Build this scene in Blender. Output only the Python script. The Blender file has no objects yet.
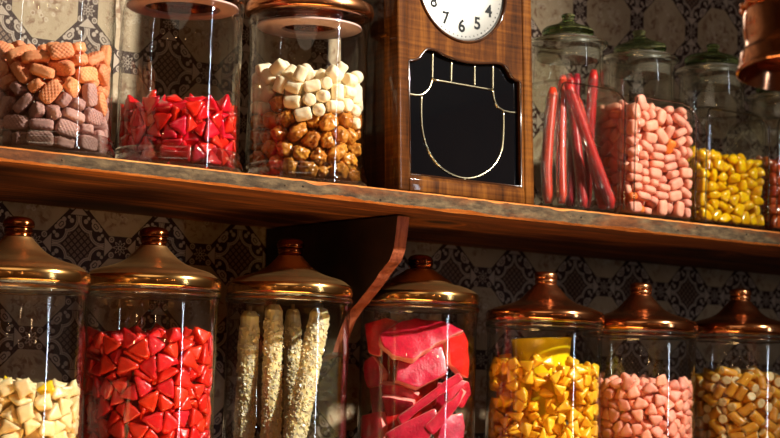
import bpy, bmesh, math, random
from mathutils import Vector, Matrix, Euler, noise
# ---------------------------------------------------------------- candy shapes
def rounded(planes, p, sub=3, scale=(1,1,1), wob=0.0, seed=0, concave=0.0):
    """A star-shaped solid with rounded edges: unit ball pushed out to the planes (normal, distance)."""
    bm = bmesh.new(); bmesh.ops.create_icosphere(bm, subdivisions=sub, radius=1)
    pl = [(Vector(n).normalized(), h) for n, h in planes]
    for v in bm.verts:
        d = v.co.normalized(); s = 0.0
        for n, h in pl:
            t = n.dot(d)/h
            if t > 0: s += t**p
        r = 1.0/(s**(1.0/p))
        if wob: r *= 1 + wob*noise.noise(d*2.3 + Vector((seed*7.1, seed*3.3, 0)))
        c = d*r
        v.co = Vector((c.x*scale[0], c.y*scale[1], c.z*scale[2]))
    return bm
def centre_mesh(bm):
    c = sum((v.co for v in bm.verts), Vector())/len(bm.verts)
    for v in bm.verts: v.co -= c
    return bm
def ring_planes(n, z, h, jit, rnd):
    out = []
    for k in range(n):
        a = 2*math.pi*k/n + rnd.uniform(-jit, jit)
        out.append(((math.cos(a), math.sin(a), z+rnd.uniform(-jit, jit)*.5), h*(1+rnd.uniform(-jit, jit)*.4)))
    return out
def kiss(seed, size, sides=3, p=13):
    r = random.Random(seed)
    pl = ring_planes(sides, .42, .42, .16, r) + [((r.uniform(-.2, .2), r.uniform(-.2, .2), -1), .5)]
    pl += [((0, 0, 1), 1.05)]
    return centre_mesh(rounded(pl, p, 3, (size*.62, size*.62, size*.56), .10, seed))
def drop(seed, size):
    r = random.Random(seed)
    pl = ring_planes(4, .33, .42, .2, r) + [((r.uniform(-.35, .35), r.uniform(-.3, .3), -1), .62), ((0, 0, 1), 1.25)]
    return centre_mesh(rounded(pl, 10, 3, (size*.50, size*.46, size*.46), .10, seed))
def pebble(seed, size):
    r = random.Random(seed)
    pl = ring_planes(4, .25, .62, .25, r) + [((r.uniform(-.3, .3), r.uniform(-.3, .3), -1), .62), ((r.uniform(-.4, .4), 0, 1), .95)]
    return centre_mesh(rounded(pl, 4.2, 3, (size*.60, size*.56, size*.58), .08, seed))
def lump(seed, size):
    r = random.Random(seed)
    pl = []
    for k in range(9):
        v = Vector((r.gauss(0, 1), r.gauss(0, 1), r.gauss(0, 1))).normalized(); pl.append((v, r.uniform(.6, 1)))
    for ax in ((1,0,0),(0,1,0),(0,0,1),(-1,0,0),(0,-1,0),(0,0,-1)): pl.append((ax, 1.0))
    return centre_mesh(rounded(pl, 10, 3, (size*.56, size*.5, size*.46), .06, seed))
def nut(seed, size):
    r = random.Random(seed)
    bm = bmesh.new(); bmesh.ops.create_icosphere(bm, subdivisions=4, radius=1)
    s = (size*.56*r.uniform(.85, 1.1), size*.44, size*.42)
    for v in bm.verts:
        d = v.co.normalized(); q = d*1.5 + Vector((seed*5.3, seed*1.7, 2))
        k = 1 + .34*noise.noise(q) + .16*noise.noise(q*2.7) + .05*noise.noise(q*7)
        v.co = Vector((d.x*s[0], d.y*s[1], d.z*s[2]))*k
    return centre_mesh(bm)
def superq(e1, e2, sub, scale, wob=0, seed=0):
    bm = bmesh.new(); bmesh.ops.create_icosphere(bm, subdivisions=sub, radius=1)
    for v in bm.verts:
        d = v.co.normalized()
        r = ((abs(d.x)**e1 + abs(d.y)**e1)**(e2/e1) + abs(d.z)**e2)**(-1/e2)
        if wob: r *= 1 + wob*noise.noise(d*1.8 + Vector((seed*4.7, 0, seed)))
        v.co = Vector((d.x*r*scale[0], d.y*r*scale[1], d.z*r*scale[2]))
    return bm
def marshmallow(seed, size):
    r = random.Random(seed)
    return superq(2.0, 7, 4, (size*.41, size*.41*r.uniform(.92, 1.05), size*r.uniform(.44, .54)), .07, seed)
def tube_sweet(seed, size):
    r = random.Random(seed); bm = superq(2.0, 12, 4, (size*.34, size*.31, size*r.uniform(.46, .56)), .07, seed)
    sh = r.uniform(-.35, .35)
    for v in bm.verts: v.co.z += v.co.x*sh
    return bm
def capsule(seed, size):
    r = random.Random(seed); return superq(3.2, 4.5, 3, (size*.33, size*.24, size*r.uniform(.46, .54)), .07, seed)
def waffle(seed, size):
    r = random.Random(seed)
    bm = superq(4.0, 4.0, 5, (size*.32, size*.225, size*r.uniform(.47, .56)), .07, seed)
    bend = r.uniform(-6, 6)
    for v in bm.verts:
        c = v.co; n = abs(c.y)/(size*.225)
        g = (abs(math.sin((c.x+c.z)/size*17))*abs(math.sin((c.x-c.z)/size*17)))
        c.y += (1 if c.y > 0 else -1)*size*.040*(g-.4)*min(1, n*n*1.3)
        c.y += bend*(c.z**2)/ (size*size) * size*.02
    return bm
KINDS = {  # name: (maker, size, variants)
 'waffle_top': (waffle, .0265, 3), 'waffle_low': (waffle, .0255, 3), 'gloss_kiss': (lambda s, z: kiss(s, z, 3, 11), .0190, 4),
 'marshmallow': (marshmallow, .0182, 3), 'nut': (nut, .0212, 4), 'capsule': (capsule, .0215, 3), 'lump': (lump, .0172, 4), 'amber_lump': (lump, .0165, 3),
 'cream_kiss': (lambda s, z: kiss(s+20, z, 4, 10), .0215, 3), 'red_kiss': (lambda s, z: kiss(s+40, z, 3+s%2, 9), .0222, 4),
 'drop': (drop, .0235, 4), 'pebble': (pebble, .0172, 4), 'tube_sweet': (tube_sweet, .0200, 3),
}

# settled poses of the poured sweets: kind and shape, place in 0.1 mm, turn in 0.01 rad
POURED = {
 'U1': (
  (8,597,55,85,-53,-157,-94),(8,253,-231,85,-117,-146,167),(9,-445,398,86,-79,156,2),(10,-170,-374,67,-157,-7,-145),(10,-135,-34,66,-154,-1,-301),(10,34,54,66,158,0,7),
  (8,110,-393,85,147,159,24),(9,269,-17,68,-157,6,-206),(8,-360,12,68,-158,-8,-130),(10,-209,186,65,-156,3,-170),(8,194,501,65,158,5,-55),(10,517,-142,65,-154,1,-189),
  (8,-65,-529,65,154,4,-128),(10,255,-145,222,116,-18,-21),(8,105,-20,189,-152,-300,-10),(10,35,-189,71,149,5,212),(10,-262,-177,86,-14,-151,264),
  (10,-581,-18,66,-158,10,-2),(8,45,544,86,-119,-144,-97),(9,-326,-499,84,206,-154,51),(10,204,-564,86,-95,-146,131),(9,-488,183,102,-131,-90,116),
  (8,325,201,65,156,3,300),(8,-500,-202,88,-69,171,-21),(8,-163,559,91,199,-2,-130),(10,-73,-218,187,-161,17,289),(10,394,-456,129,0,-6,69),(8,-549,-47,219,54,136,-172),
  (9,485,233,85,164,149,-21),(8,-430,-331,85,-118,-148,-184),(8,304,-356,85,-117,-152,170),(8,-531,286,305,2,258,-204),(8,-60,-597,214,4,133,309),
  (8,-410,-186,227,-172,-26,-249),(9,506,-324,149,-312,-12,95),(9,-517,-307,257,-38,-149,-63),(9,-217,-300,279,70,-19,241),(10,-340,297,201,-166,56,-159),
  (10,-382,-159,353,-162,-23,-278),(10,-305,-495,234,154,-15,-212),(9,51,-395,228,134,37,286),(10,-341,-423,383,-33,-122,184),(8,556,-172,300,-195,8,-33),
  (8,571,-190,463,27,-141,99),(9,-575,100,396,226,82,35),(10,-459,-355,465,77,-20,91),(9,210,-486,235,-152,5,280),(10,-77,-420,303,-84,-21,-118),
  (8,-430,97,327,94,-97,101),(9,-204,-485,389,-212,-202,55),(9,380,-351,333,178,73,-197),(10,8,-580,354,186,15,160),(9,-401,351,435,-86,94,92),
  (10,271,-531,383,215,178,-55),(9,154,-331,372,-168,-251,-12),(9,-539,-25,507,-78,-90,160),(8,-558,-172,428,-53,312,27),(10,41,-534,474,137,38,15),
  (10,-105,-526,523,-133,-95,-22),(10,-375,-160,487,-144,30,56),(9,-56,-238,450,101,60,-216),(8,206,-567,606,3,304,39),(8,570,-123,655,219,2,-21),
  (8,-244,-337,551,134,57,274),(8,200,-409,500,105,3,-118),(8,-316,-117,641,-176,-32,67),(8,-466,-280,625,169,70,-90),(0,-543,62,633,103,-26,-58),
  (1,-490,-154,727,206,-53,-177),(1,56,-290,565,-130,-31,209),(2,393,-454,541,9,75,-232),(2,-485,314,570,216,7,-54),(1,-346,174,651,196,43,140),
  (0,243,-370,625,-109,-16,215),(0,-399,37,759,-142,50,140),(2,-249,-546,590,1,-248,-44),(1,9,-543,654,-86,212,-13),(0,-342,-407,664,176,-60,-78),
  (0,442,-321,636,-227,52,-34),(1,-140,-372,694,162,102,6),(0,-481,-319,795,67,303,42),(0,543,-202,769,209,-6,-40),(1,-20,-365,801,-195,263,3),(1,578,-51,898,62,6,-17),
  (0,-598,-37,860,5,78,171),(1,-568,185,745,19,-221,-206),(2,151,-575,818,-243,-182,-46),(0,159,-342,839,175,188,12),(1,291,-356,752,140,44,-15),
  (0,-321,-479,807,184,-16,94),(0,-222,-217,1000,134,75,226),(1,429,-419,867,-11,199,69),(1,-260,-65,891,114,256,-75),(0,262,-495,1014,-105,1,-139),
  (1,-113,-512,872,134,-215,77),(1,-512,309,866,-12,88,-222),(0,-276,14,1069,118,98,-13),(2,48,-525,949,-137,19,-290),(2,-410,-61,931,-238,37,174),
  (2,478,-362,1076,-7,-39,-211),(0,-268,-283,817,-233,36,71),(2,521,246,1131,-99,13,53),(1,-367,-407,965,-145,-12,-192),(1,-47,-285,986,-109,-1,-62),
  (0,-464,133,995,-131,-39,-108),(0,372,-233,877,108,-67,-7),(2,498,-216,1004,-34,-60,-5),(1,-138,399,1146,-233,-31,-106),(1,-125,-368,1082,-112,-13,-31),
  (0,203,-307,1004,136,7,142),(0,-483,-228,996,-223,61,105),(0,-159,-579,1035,-7,135,-31),(2,-574,-43,1061,97,9,-306),(1,396,21,1091,-114,-50,67),
  (1,-439,281,1097,181,-61,-176),(2,49,-485,1084,138,-17,10),(2,-84,-36,1061,-76,15,292),
 ),
 'U2': (
  (17,-48,390,59,40,223,169),(18,172,548,58,236,-67,-105),(16,-348,43,54,-24,207,20),(16,-235,-364,52,210,-40,-157),(16,-369,-184,53,-14,-18,-104),
  (16,304,133,54,-25,208,-210),(18,-453,206,52,-16,202,-136),(17,403,-429,55,0,4,121),(17,-203,385,53,23,209,-129),(19,409,-228,65,-90,-264,66),(19,83,-592,57,-2,-13,285),
  (18,410,49,52,300,112,-28),(19,-195,-525,100,-164,-85,116),(18,-605,60,68,257,81,29),(18,36,575,54,-100,-251,-25),(18,-522,-296,76,-48,164,27),
  (19,-65,-342,56,-18,191,5),(17,153,-400,55,-2,6,-86),(18,241,337,54,-21,210,-213),(17,342,-103,59,-4,15,-139),(16,-407,-456,75,-51,-255,100),(19,-531,-58,55,-2,-6,-14),
  (18,565,-111,60,-16,2,219),(19,-13,-446,74,-151,-42,-227),(17,-309,-283,89,266,9,-28),(19,-298,208,58,-105,-290,63),(17,379,403,68,-238,50,62),
  (18,128,313,78,-144,-70,165),(17,247,-561,79,285,64,85),(17,-186,-77,505,-4,4,305),(19,-367,-61,251,78,-276,-65),(18,-234,-464,182,248,44,-110),
  (19,-470,-149,135,-292,-59,63),(17,502,-311,105,-114,80,117),(18,-455,380,54,-21,210,161),(17,-89,-599,107,195,-103,62),(19,284,-371,85,7,78,28),
  (19,-429,1,122,97,-50,-106),(17,-342,-466,202,-18,-312,-116),(18,126,-502,162,258,36,-83),(17,-422,118,157,-310,-47,35),(19,-530,-213,207,17,63,-199),
  (18,579,-176,180,0,-178,-46),(17,-584,182,123,274,43,-153),(18,-589,-164,300,-174,56,-118),(16,-594,-59,201,185,-8,-273),(18,344,-376,248,-25,96,203),
  (17,-50,-557,384,128,-33,-206),(16,1,-597,167,265,18,59),(17,-485,285,224,-220,61,-11),(16,343,-507,174,-277,-51,-126),(17,-133,-500,272,218,114,-92),
  (17,-397,-347,180,-52,-201,-52),(19,-237,-303,309,122,6,-137),(16,135,-564,281,20,-3,97),(16,-609,68,238,-278,57,99),(18,-18,-479,257,-168,-75,-154),
  (17,-228,-421,312,-19,266,24),(19,-456,19,283,-34,-22,-231),(19,-492,359,309,122,-118,-57),(19,502,-347,272,271,22,125),(19,-500,-79,342,-67,-27,-107),
  (17,575,-212,334,73,-260,74),(19,272,-473,277,130,65,93),(16,-438,-275,246,-45,293,-24),(19,129,-350,366,-186,77,-173),(18,162,-421,289,-128,-13,-75),
  (17,-390,-452,304,221,-34,-194),(18,343,-404,378,-34,-5,117),(16,-296,-531,414,-181,218,-69),(18,55,-604,385,-170,-291,-1),(19,352,-472,470,-261,57,132),
  (19,-391,-29,458,-29,-127,-287),(17,-332,-272,400,18,77,304),(19,-490,186,281,-63,-100,27),(17,-459,-316,344,190,-72,162),(16,526,-313,416,17,238,45),
  (18,-589,3,379,-253,54,-94),(16,217,-445,422,-3,28,25),(18,-32,-499,476,130,-70,-1),(16,30,-387,482,-146,-286,-23),(18,-190,-565,417,162,-101,133),
  (19,-527,78,443,137,39,-163),(17,-213,-377,464,-56,4,19),(16,-444,-197,376,-54,-187,43),(17,-571,214,395,-165,11,-202),(18,208,-557,453,79,11,-13),
  (16,527,-208,584,-159,42,-100),(18,-442,418,461,124,-234,97),(17,-191,-512,533,-30,-223,-51),(17,-51,-585,576,36,-50,77),(18,-582,-146,446,-229,-65,126),
  (19,-515,-234,470,285,58,5),(16,-307,-182,537,42,-104,75),(19,-71,-335,641,254,126,21),(18,24,-256,686,-141,-9,-114),(18,183,-410,571,-127,203,-102),
  (17,-426,-225,549,242,-6,135),(16,-436,-414,469,157,41,215),(18,569,-163,671,243,-20,119),(18,-148,-196,627,-59,106,163),(16,432,-432,535,268,12,118),
  (17,103,-604,503,183,204,-65),(17,-446,47,567,21,231,197),(19,-425,-406,603,175,74,-155),(19,420,-379,641,39,167,48),(17,170,-282,710,-67,-89,-29),
  (17,-311,-324,571,146,-103,35),(16,-524,-135,601,-59,298,-13),(18,78,-502,615,222,16,24),(19,-316,266,610,-240,-64,59),(16,250,-517,586,-276,-47,118),
  (17,-478,387,611,155,15,296),(17,-216,-400,616,18,-270,92),(18,-204,113,689,76,223,10),(18,-585,124,556,-174,-47,227),(16,-573,-53,503,-198,36,-202),
  (16,-311,-152,667,-188,-8,89),(16,609,-58,681,-161,208,-60),(16,-136,-160,727,-51,-283,-90),(17,40,-580,693,98,-56,295),(17,78,48,733,-72,43,-106),
  (18,-535,-296,629,-173,63,-94),(16,-117,17,690,-24,314,-109),(17,254,-402,694,95,-48,-28),(18,-526,245,554,-178,-83,-42),(19,-160,-586,613,-156,253,-40),
  (17,-614,15,668,197,-3,-265),(16,255,-559,703,-1,137,213),(18,-494,-207,696,23,-222,-49),(18,-76,-466,684,32,-184,64),(18,-160,439,696,-248,-39,18),
  (17,-313,-469,568,-117,-130,-208),(17,107,-95,734,156,13,68),(19,-448,-53,620,104,93,213),
 ),
 'U3': (
  (34,298,-179,99,97,-92,-62),(34,42,-215,87,-171,-1,-239),(34,527,196,99,95,-93,-210),(34,-264,-13,99,97,-91,47),(33,-172,-257,100,-149,46,136),
  (32,116,-558,100,131,246,-48),(35,335,459,103,-190,67,-21),(34,-352,-202,91,-30,24,219),(32,-72,27,99,255,2,184),(33,-480,250,98,-199,37,-73),(34,-243,202,97,244,2,-7),
  (35,-282,-492,96,124,-21,-4),(32,16,434,104,10,-196,5),(35,335,22,98,-210,5,150),(33,544,-12,94,-15,-22,94),(34,-532,-4,86,-182,0,274),(34,345,253,94,51,31,141),
  (33,358,-415,88,-284,-5,-15),(35,499,-249,103,-39,-207,-180),(32,267,-503,244,98,298,48),(32,-272,-143,246,-15,-26,313),(33,128,-41,123,9,62,-20),
  (34,-454,-366,111,-274,135,-28),(32,-69,-158,246,-57,-233,-24),(34,-36,-405,117,-91,-67,179),(33,-386,47,220,66,-19,-189),(33,-163,-511,256,-59,26,-218),
  (34,563,-122,261,65,-29,157),(32,173,324,156,23,-103,-248),(33,-566,108,241,-170,4,-173),(33,158,-327,187,266,11,97),(32,-221,225,284,-96,-30,208),
  (33,-405,339,247,131,48,-74),(33,-26,-88,425,46,-312,62),(33,-426,187,382,-85,-43,-78),(35,-23,-331,317,-309,28,-79),(33,-338,-406,270,-278,33,79),
  (34,-566,-100,340,-106,-72,-186),(35,-319,-220,421,291,4,-160),(33,52,-551,299,-283,-67,-86),(32,-544,-189,151,197,-110,49),(32,-320,-27,396,-168,-102,0),
  (34,-531,224,523,-219,-67,84),(35,-486,-289,323,5,71,-108),(33,-61,-519,446,193,24,-192),(33,-180,-70,542,283,-6,122),(33,-244,-472,441,-75,-54,-143),
  (32,-131,-307,498,89,287,-8),(33,-385,378,453,-18,-51,-159),(33,183,-413,394,21,-23,-294),(32,494,-276,418,-46,278,-70),(32,85,-257,467,159,-13,-46),
  (35,-512,22,488,-196,-70,140),(33,-394,-401,523,-284,-70,-81),(34,-555,127,680,-178,-25,88),(32,-63,189,601,111,-243,86),(32,100,-555,530,59,-34,161),
  (33,193,-148,580,-121,70,-80),(34,297,-483,538,-107,-252,27),(33,-307,236,595,-53,-314,21),(35,-563,-87,674,117,-55,-177),(33,-360,2,600,84,7,104),
  (32,524,-207,601,4,-36,-102),(34,351,-308,555,-306,56,-20),(34,88,-377,636,49,-23,-229),(32,-292,-264,621,-23,-43,-107),(35,-511,-197,512,62,-311,28),
  (32,-175,-220,783,-48,284,59),(34,-534,-187,861,290,84,91),(33,-161,-414,679,-159,46,-255),(35,175,-545,708,268,-20,16),(34,-27,-187,625,201,18,-125),
  (32,-469,314,703,35,62,189),(33,-77,-571,651,-153,252,14),(35,-482,-292,683,213,-30,-177),(35,474,-324,747,36,102,-171),(25,-351,-45,804,50,-227,-113),
  (24,344,-447,698,158,-28,66),(24,-359,-208,807,-280,-13,-13),(24,-190,-529,801,199,17,-49),(25,-565,19,818,159,58,159),(24,-457,374,866,165,-30,236),
  (26,174,-376,802,30,89,198),(25,19,-280,768,185,37,-77),(24,-423,-48,936,-119,0,-61),(24,-6,-592,843,-164,75,148),(24,-217,-116,909,-101,105,265),
  (25,-364,-465,727,-186,32,80),(24,-381,-267,969,-165,-3,-206),(26,-51,-267,908,161,33,-18),(25,336,-482,848,-160,-103,-91),(25,-372,88,1044,296,-47,96),
  (25,163,-541,893,179,-3,21),(26,-590,-63,982,-78,-256,-39),(26,-141,-546,955,171,-78,-102),(24,26,-443,826,-12,27,193),(25,-455,-375,870,-153,-12,65),
  (25,336,-313,906,-226,-8,-72),(24,-544,50,1107,259,-33,-78),(24,22,-593,1017,-4,7,262),(24,-191,-397,1049,80,-25,-220),(24,193,-560,1043,-162,26,-125),
  (24,350,-480,1025,-6,3,-267),(25,-414,-121,1071,155,29,-198),(26,-208,-294,939,-3,82,109),(25,-503,310,1038,-12,294,52),(25,-533,193,845,139,-114,-173),
  (25,-299,-478,905,107,187,-92),(24,-7,-413,1017,-121,40,34),(26,479,-354,943,101,85,-110),(24,-288,-518,1060,-130,45,-194),(25,-542,165,1001,145,52,-189),
  (26,-452,-385,1042,-73,105,145),(24,-545,-241,1080,5,-39,183),(24,-415,422,1184,-176,57,226),(26,172,-391,1006,179,6,-156),(25,-318,-280,1116,-155,-46,227),
  (24,-120,-550,1106,-91,143,26),(25,-532,248,1208,194,-89,-72),(26,-405,-229,1234,-235,14,116),(25,-25,-591,1225,-221,29,-176),(26,394,-342,1096,-11,-85,276),
  (26,227,-548,1191,-133,-172,-140),(24,-564,81,1285,169,80,-162),(26,78,-435,1132,-91,110,72),(24,-16,-75,1092,194,-3,-221),(26,-403,-440,1198,310,41,-85),
  (25,240,-378,1184,2,-89,29),(26,-559,-200,1284,-88,-266,-3),(26,-590,-62,1184,43,265,-70),(25,581,-87,1229,15,181,155),(25,390,-441,1253,120,91,196),
  (25,-251,-348,1248,55,-74,-240),(25,216,-214,1264,188,35,9),(26,-410,243,1319,178,-10,242),(25,531,-258,1095,24,307,-70),(25,-80,-385,1196,252,14,-172),
  (25,58,-75,1265,-79,-126,-243),(26,-441,-62,1239,9,17,170),(26,-131,-230,1199,-31,99,-29),(26,343,253,1337,-111,250,77),(26,-280,112,1346,-193,79,-67),
  (24,122,-474,1300,8,-256,-66),
 ),
 'U5': (
  (41,403,-249,55,-159,0,290),(41,34,-262,74,-151,174,77),(41,-157,-264,54,158,-4,3),(42,193,-199,54,159,0,209),(41,-324,-291,57,-153,2,-267),
  (41,-95,-351,165,-193,43,-56),(40,37,-415,106,-2,4,-11),(42,-464,-416,75,-17,153,-17),(40,136,-61,54,158,-2,211),(41,-336,125,53,158,-4,-168),(42,348,-416,110,0,15,0),
  (42,-98,-76,53,-155,3,-203),(41,258,-416,278,15,134,15),(40,-496,-258,54,159,-1,0),(40,13,-93,157,-160,7,-156),(41,58,-234,199,185,9,159),(41,-262,-75,73,-240,-155,74),
  (40,-493,365,159,146,314,-3),(40,-298,59,375,159,-22,-81),(42,496,-35,53,-155,5,308),(42,-274,-261,160,-163,-8,-164),(40,-446,396,54,-160,-5,157),
  (42,282,107,53,-155,3,300),(40,507,-360,74,183,-163,-47),(42,426,158,85,115,66,-66),(40,220,416,74,181,-155,130),(40,-368,347,200,121,96,-51),
  (41,-493,-349,186,-197,-15,-1),(42,-514,170,75,-60,-152,224),(41,221,-347,112,174,202,-74),(42,-368,-55,75,5,-154,-170),(42,-322,252,75,-47,151,-55),
  (40,496,365,55,151,304,-3),(41,-186,-256,265,143,-43,-153),(42,-249,357,339,-165,13,253),(41,458,-149,160,-164,4,74),(42,-496,-51,80,-116,310,-1),
  (40,-220,416,73,-189,154,128),(41,18,-395,266,-161,-5,-157),(40,-279,103,170,172,11,-285),(40,496,-364,203,162,-307,0),(41,-516,397,600,0,-2,-156),
  (41,-306,-396,228,-145,14,157),(42,-205,-395,323,173,13,159),(40,286,-221,188,126,82,125),(40,-496,156,205,-149,1,0),(40,-493,366,421,-103,294,10),
  (41,166,-256,404,-165,-4,91),(41,491,-202,300,-109,212,69),(42,-463,119,345,100,83,150),(42,-516,-162,266,-1,294,-158),(40,60,-396,372,-165,-10,-156),
  (42,-391,-359,338,179,12,275),(41,-507,-155,475,104,112,-51),(42,462,-394,341,-205,3,-161),(40,-494,234,365,-55,286,41),(40,-516,-298,335,2,-36,-157),
  (41,280,-416,443,-3,-199,2),(41,-447,25,568,-157,4,141),(41,-121,-347,413,-145,-295,12),(40,-352,194,827,-190,125,-139),(42,-461,-396,463,152,7,-157),
  (40,-516,396,827,-4,-312,152),(40,404,-249,358,-271,-4,164),(42,-434,-51,327,-72,-142,21),(42,-464,-417,590,-252,-150,-60),(42,182,-226,520,174,-30,-60),
  (40,43,-340,475,177,-7,-248),(42,-517,180,571,2,-7,159),(42,-399,-219,420,-106,236,32),(42,340,-258,494,131,15,293),(42,-277,-359,433,141,-5,-10),
  (42,517,-359,472,-5,-125,-150),(40,-464,38,458,-157,-15,129),(42,-132,-266,566,71,-1,260),(42,36,-270,582,-165,16,268),(42,462,-417,608,259,148,-57),
  (40,-480,229,725,136,14,-26),(40,-468,-289,590,87,5,-157),(42,468,-255,589,142,-66,-52),(42,-293,-346,541,-141,-305,13),(42,-109,-414,549,195,-143,120),
  (40,252,-381,565,-188,30,182),(42,-363,-161,553,-115,-80,-224),(42,-514,-99,651,-14,-102,-135),(40,-62,-390,673,153,1,-169),(40,347,-218,639,206,-32,-163),
  (41,49,-244,695,-171,-6,143),(41,-259,-355,649,172,4,240),(41,-496,415,1054,-2,0,5),(42,-69,-395,781,159,-3,161),(42,-354,-101,649,-167,-62,-138),
  (41,-406,-303,684,111,28,-76),(42,243,-134,688,118,264,-87),(40,144,-395,767,-181,28,143),(41,-496,-122,785,100,-295,17),(40,-463,61,693,135,148,-180),
  (40,-236,130,1199,117,213,-15),(42,-278,-365,765,178,0,224),(41,174,-395,659,-188,14,151),(41,-176,-206,723,159,5,64),(42,267,-273,755,128,41,-211),
  (40,30,-273,818,39,141,31),(41,-513,-219,882,-26,-104,-129),(42,460,-199,776,-96,-84,94),(41,-513,78,882,-19,230,131),(42,-180,-223,834,167,2,176),
  (42,-462,272,848,-81,-104,120),(41,515,-348,862,-20,-114,180),(42,-462,-396,823,102,-21,175),(41,450,-368,733,-130,40,217),(41,-268,-397,888,-111,1,159),
  (40,-363,-241,776,200,12,237),(42,296,-361,851,9,-204,146),(42,293,-190,917,75,-238,-127),(41,-323,-78,783,-226,44,73),(40,-514,-92,1032,-12,241,139),
  (41,-29,-396,889,156,-14,-153),(41,446,-145,910,151,49,72),(40,173,-387,931,-52,-290,-3),(41,-397,-5,870,-74,-43,276),(41,406,-349,870,6,204,168),
  (42,-377,133,975,-94,-90,-82),(42,-383,-224,902,-144,304,-3),(42,517,-360,1220,0,256,-160),(40,-68,-284,1039,-155,23,-154),(42,-35,-241,936,149,0,187),
  (41,516,-348,1021,-10,-117,170),(40,-356,-103,1009,-158,39,-89),(42,357,-389,1015,104,13,170),(41,-495,-353,962,202,-23,-8),(42,-496,250,995,-111,15,1),
  (42,-196,-409,1010,-128,184,-125),(41,6,-414,1055,-16,237,-22),(42,178,-275,969,-127,-68,-185),(40,-495,62,1057,86,13,-10),(41,-362,-140,1136,92,87,-271),
  (42,316,-248,1078,180,13,178),(42,-478,212,1119,57,-108,-148),(41,-343,49,1114,137,33,-28),(41,-497,-214,1151,265,0,-2),(40,171,-378,1122,-53,308,42),
  (40,-57,-315,1163,143,-129,-160),(41,-497,29,1204,141,-1,-1),(40,494,-166,1189,-97,300,11),(42,354,-393,1139,115,-1,154),(42,-281,-292,1043,-104,14,-141),
  (42,345,-262,1211,-201,18,57),(42,-336,-141,1269,119,-306,12),(41,-194,-415,1173,-10,-130,-305),(42,-349,68,1232,-158,-20,-292),(42,-323,-290,1151,-100,36,-134),
  (41,-497,162,1284,-189,2,1),(40,-515,-396,1122,-313,0,-149),(40,146,-261,1171,-119,212,-26),(41,-320,80,1335,177,-10,201),(41,-396,-354,1211,201,-57,-2),
  (40,371,-147,1271,-62,-36,297),(41,-386,348,1278,131,-87,35),(41,-177,-336,1305,19,-106,165),(42,-482,-415,1336,-4,281,-5),(40,-516,230,1394,-6,125,-160),
  (42,237,-158,1282,-98,204,59),(40,-391,229,1406,-113,-74,-35),(41,348,-398,1309,105,71,-195),(41,-496,-90,1319,161,0,-3),(41,25,-243,1381,-118,-14,-305),
  (42,-306,-359,1303,188,80,33),(42,-8,-412,1310,-6,39,2),(42,513,-243,1367,17,-194,-165),(40,-332,-34,1449,35,220,-101),(41,394,-326,1409,120,38,4),
  (42,-108,-263,1416,98,-77,76),(42,-375,-416,1463,0,-38,0),(42,-488,-286,1339,-45,12,-146),(40,176,-365,1293,-132,-192,-105),(41,-480,4,1422,139,8,31),
  (40,-79,-11,1489,130,0,192),(42,180,-321,1413,-127,20,312),(42,304,-79,1386,-252,66,-86),(42,-230,-295,1437,113,79,249),(40,35,-136,1466,165,-17,163),
 ),
 'U6': (
  (48,46,-388,60,-160,24,-5),(50,376,-380,70,-257,-10,-150),(50,-26,-92,78,8,-7,-241),(49,-332,-169,82,39,-122,-78),(49,-546,334,62,-173,5,-112),(51,79,-186,60,62,18,93),
  (50,234,-402,90,115,168,96),(51,-169,-400,58,-265,-63,-8),(49,19,390,59,-174,-16,-227),(50,-528,-103,70,53,-302,16),(48,-58,-191,292,8,-263,200),
  (49,420,-141,62,-173,5,-231),(51,-503,-46,216,96,90,-79),(48,539,345,62,155,-8,-161),(51,-526,-410,71,73,-18,-313),(51,-395,-176,402,255,-28,-102),
  (49,541,-230,68,-185,18,-156),(51,555,48,61,-87,2,-207),(51,177,-224,256,-27,19,111),(48,-329,-388,84,-155,-68,-6),(48,79,-257,168,179,11,27),
  (51,-80,-242,94,179,119,-117),(48,-47,-349,205,-262,-64,139),(48,537,-374,76,16,293,-88),(49,-543,-208,214,155,105,-157),(48,-503,-243,75,42,292,79),
  (50,457,-375,218,35,1,-146),(50,469,408,177,-291,-59,-4),(50,-400,-225,250,27,241,-195),(49,79,-266,343,23,261,110),(48,259,-181,87,-4,-304,13),
  (48,-451,-370,167,-84,-12,155),(48,-247,-281,151,-298,71,-31),(49,-561,91,655,-46,-203,189),(50,117,-408,194,20,203,3),(49,28,-409,315,-30,42,292),
  (48,-556,-363,283,-116,-144,-59),(49,-347,-404,228,-13,7,-295),(48,309,-368,284,-93,-25,-39),(49,-276,231,738,-249,-68,-130),(49,-313,-167,767,32,-59,-215),
  (51,-430,73,749,59,51,-263),(50,-529,-90,343,30,-304,6),(49,-145,-411,357,-26,49,294),(51,485,-405,348,60,10,314),(50,195,-408,376,18,288,1),
  (48,-178,-358,258,113,42,-169),(51,253,-232,378,119,12,-212),(49,-243,-235,434,-145,-5,112),(49,-530,-234,352,7,-14,227),(49,431,-256,341,26,95,-77),
  (48,-336,-375,361,155,297,-15),(48,1,-378,450,-209,10,-2),(50,509,-363,478,-225,11,-92),(50,-558,-392,474,31,169,-142),(48,2,-203,498,44,-99,63),
  (48,-210,-378,486,109,5,18),(48,249,-185,770,-167,36,108),(49,-419,-66,829,6,40,192),(49,499,-204,629,-24,-189,176),(49,336,-332,437,-66,-17,158),
  (50,198,-120,900,-81,-105,-105),(49,-398,-392,467,139,293,-6),(48,211,-370,535,6,1,148),(51,561,-347,593,-80,-54,-230),(51,-495,-111,494,-54,26,251),
  (49,558,-373,760,296,19,153),(50,-380,270,823,-158,-72,30),(49,90,-306,547,-5,-255,62),(50,-373,-3,958,-284,-46,-118),(51,-347,-375,623,-19,241,-159),
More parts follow.
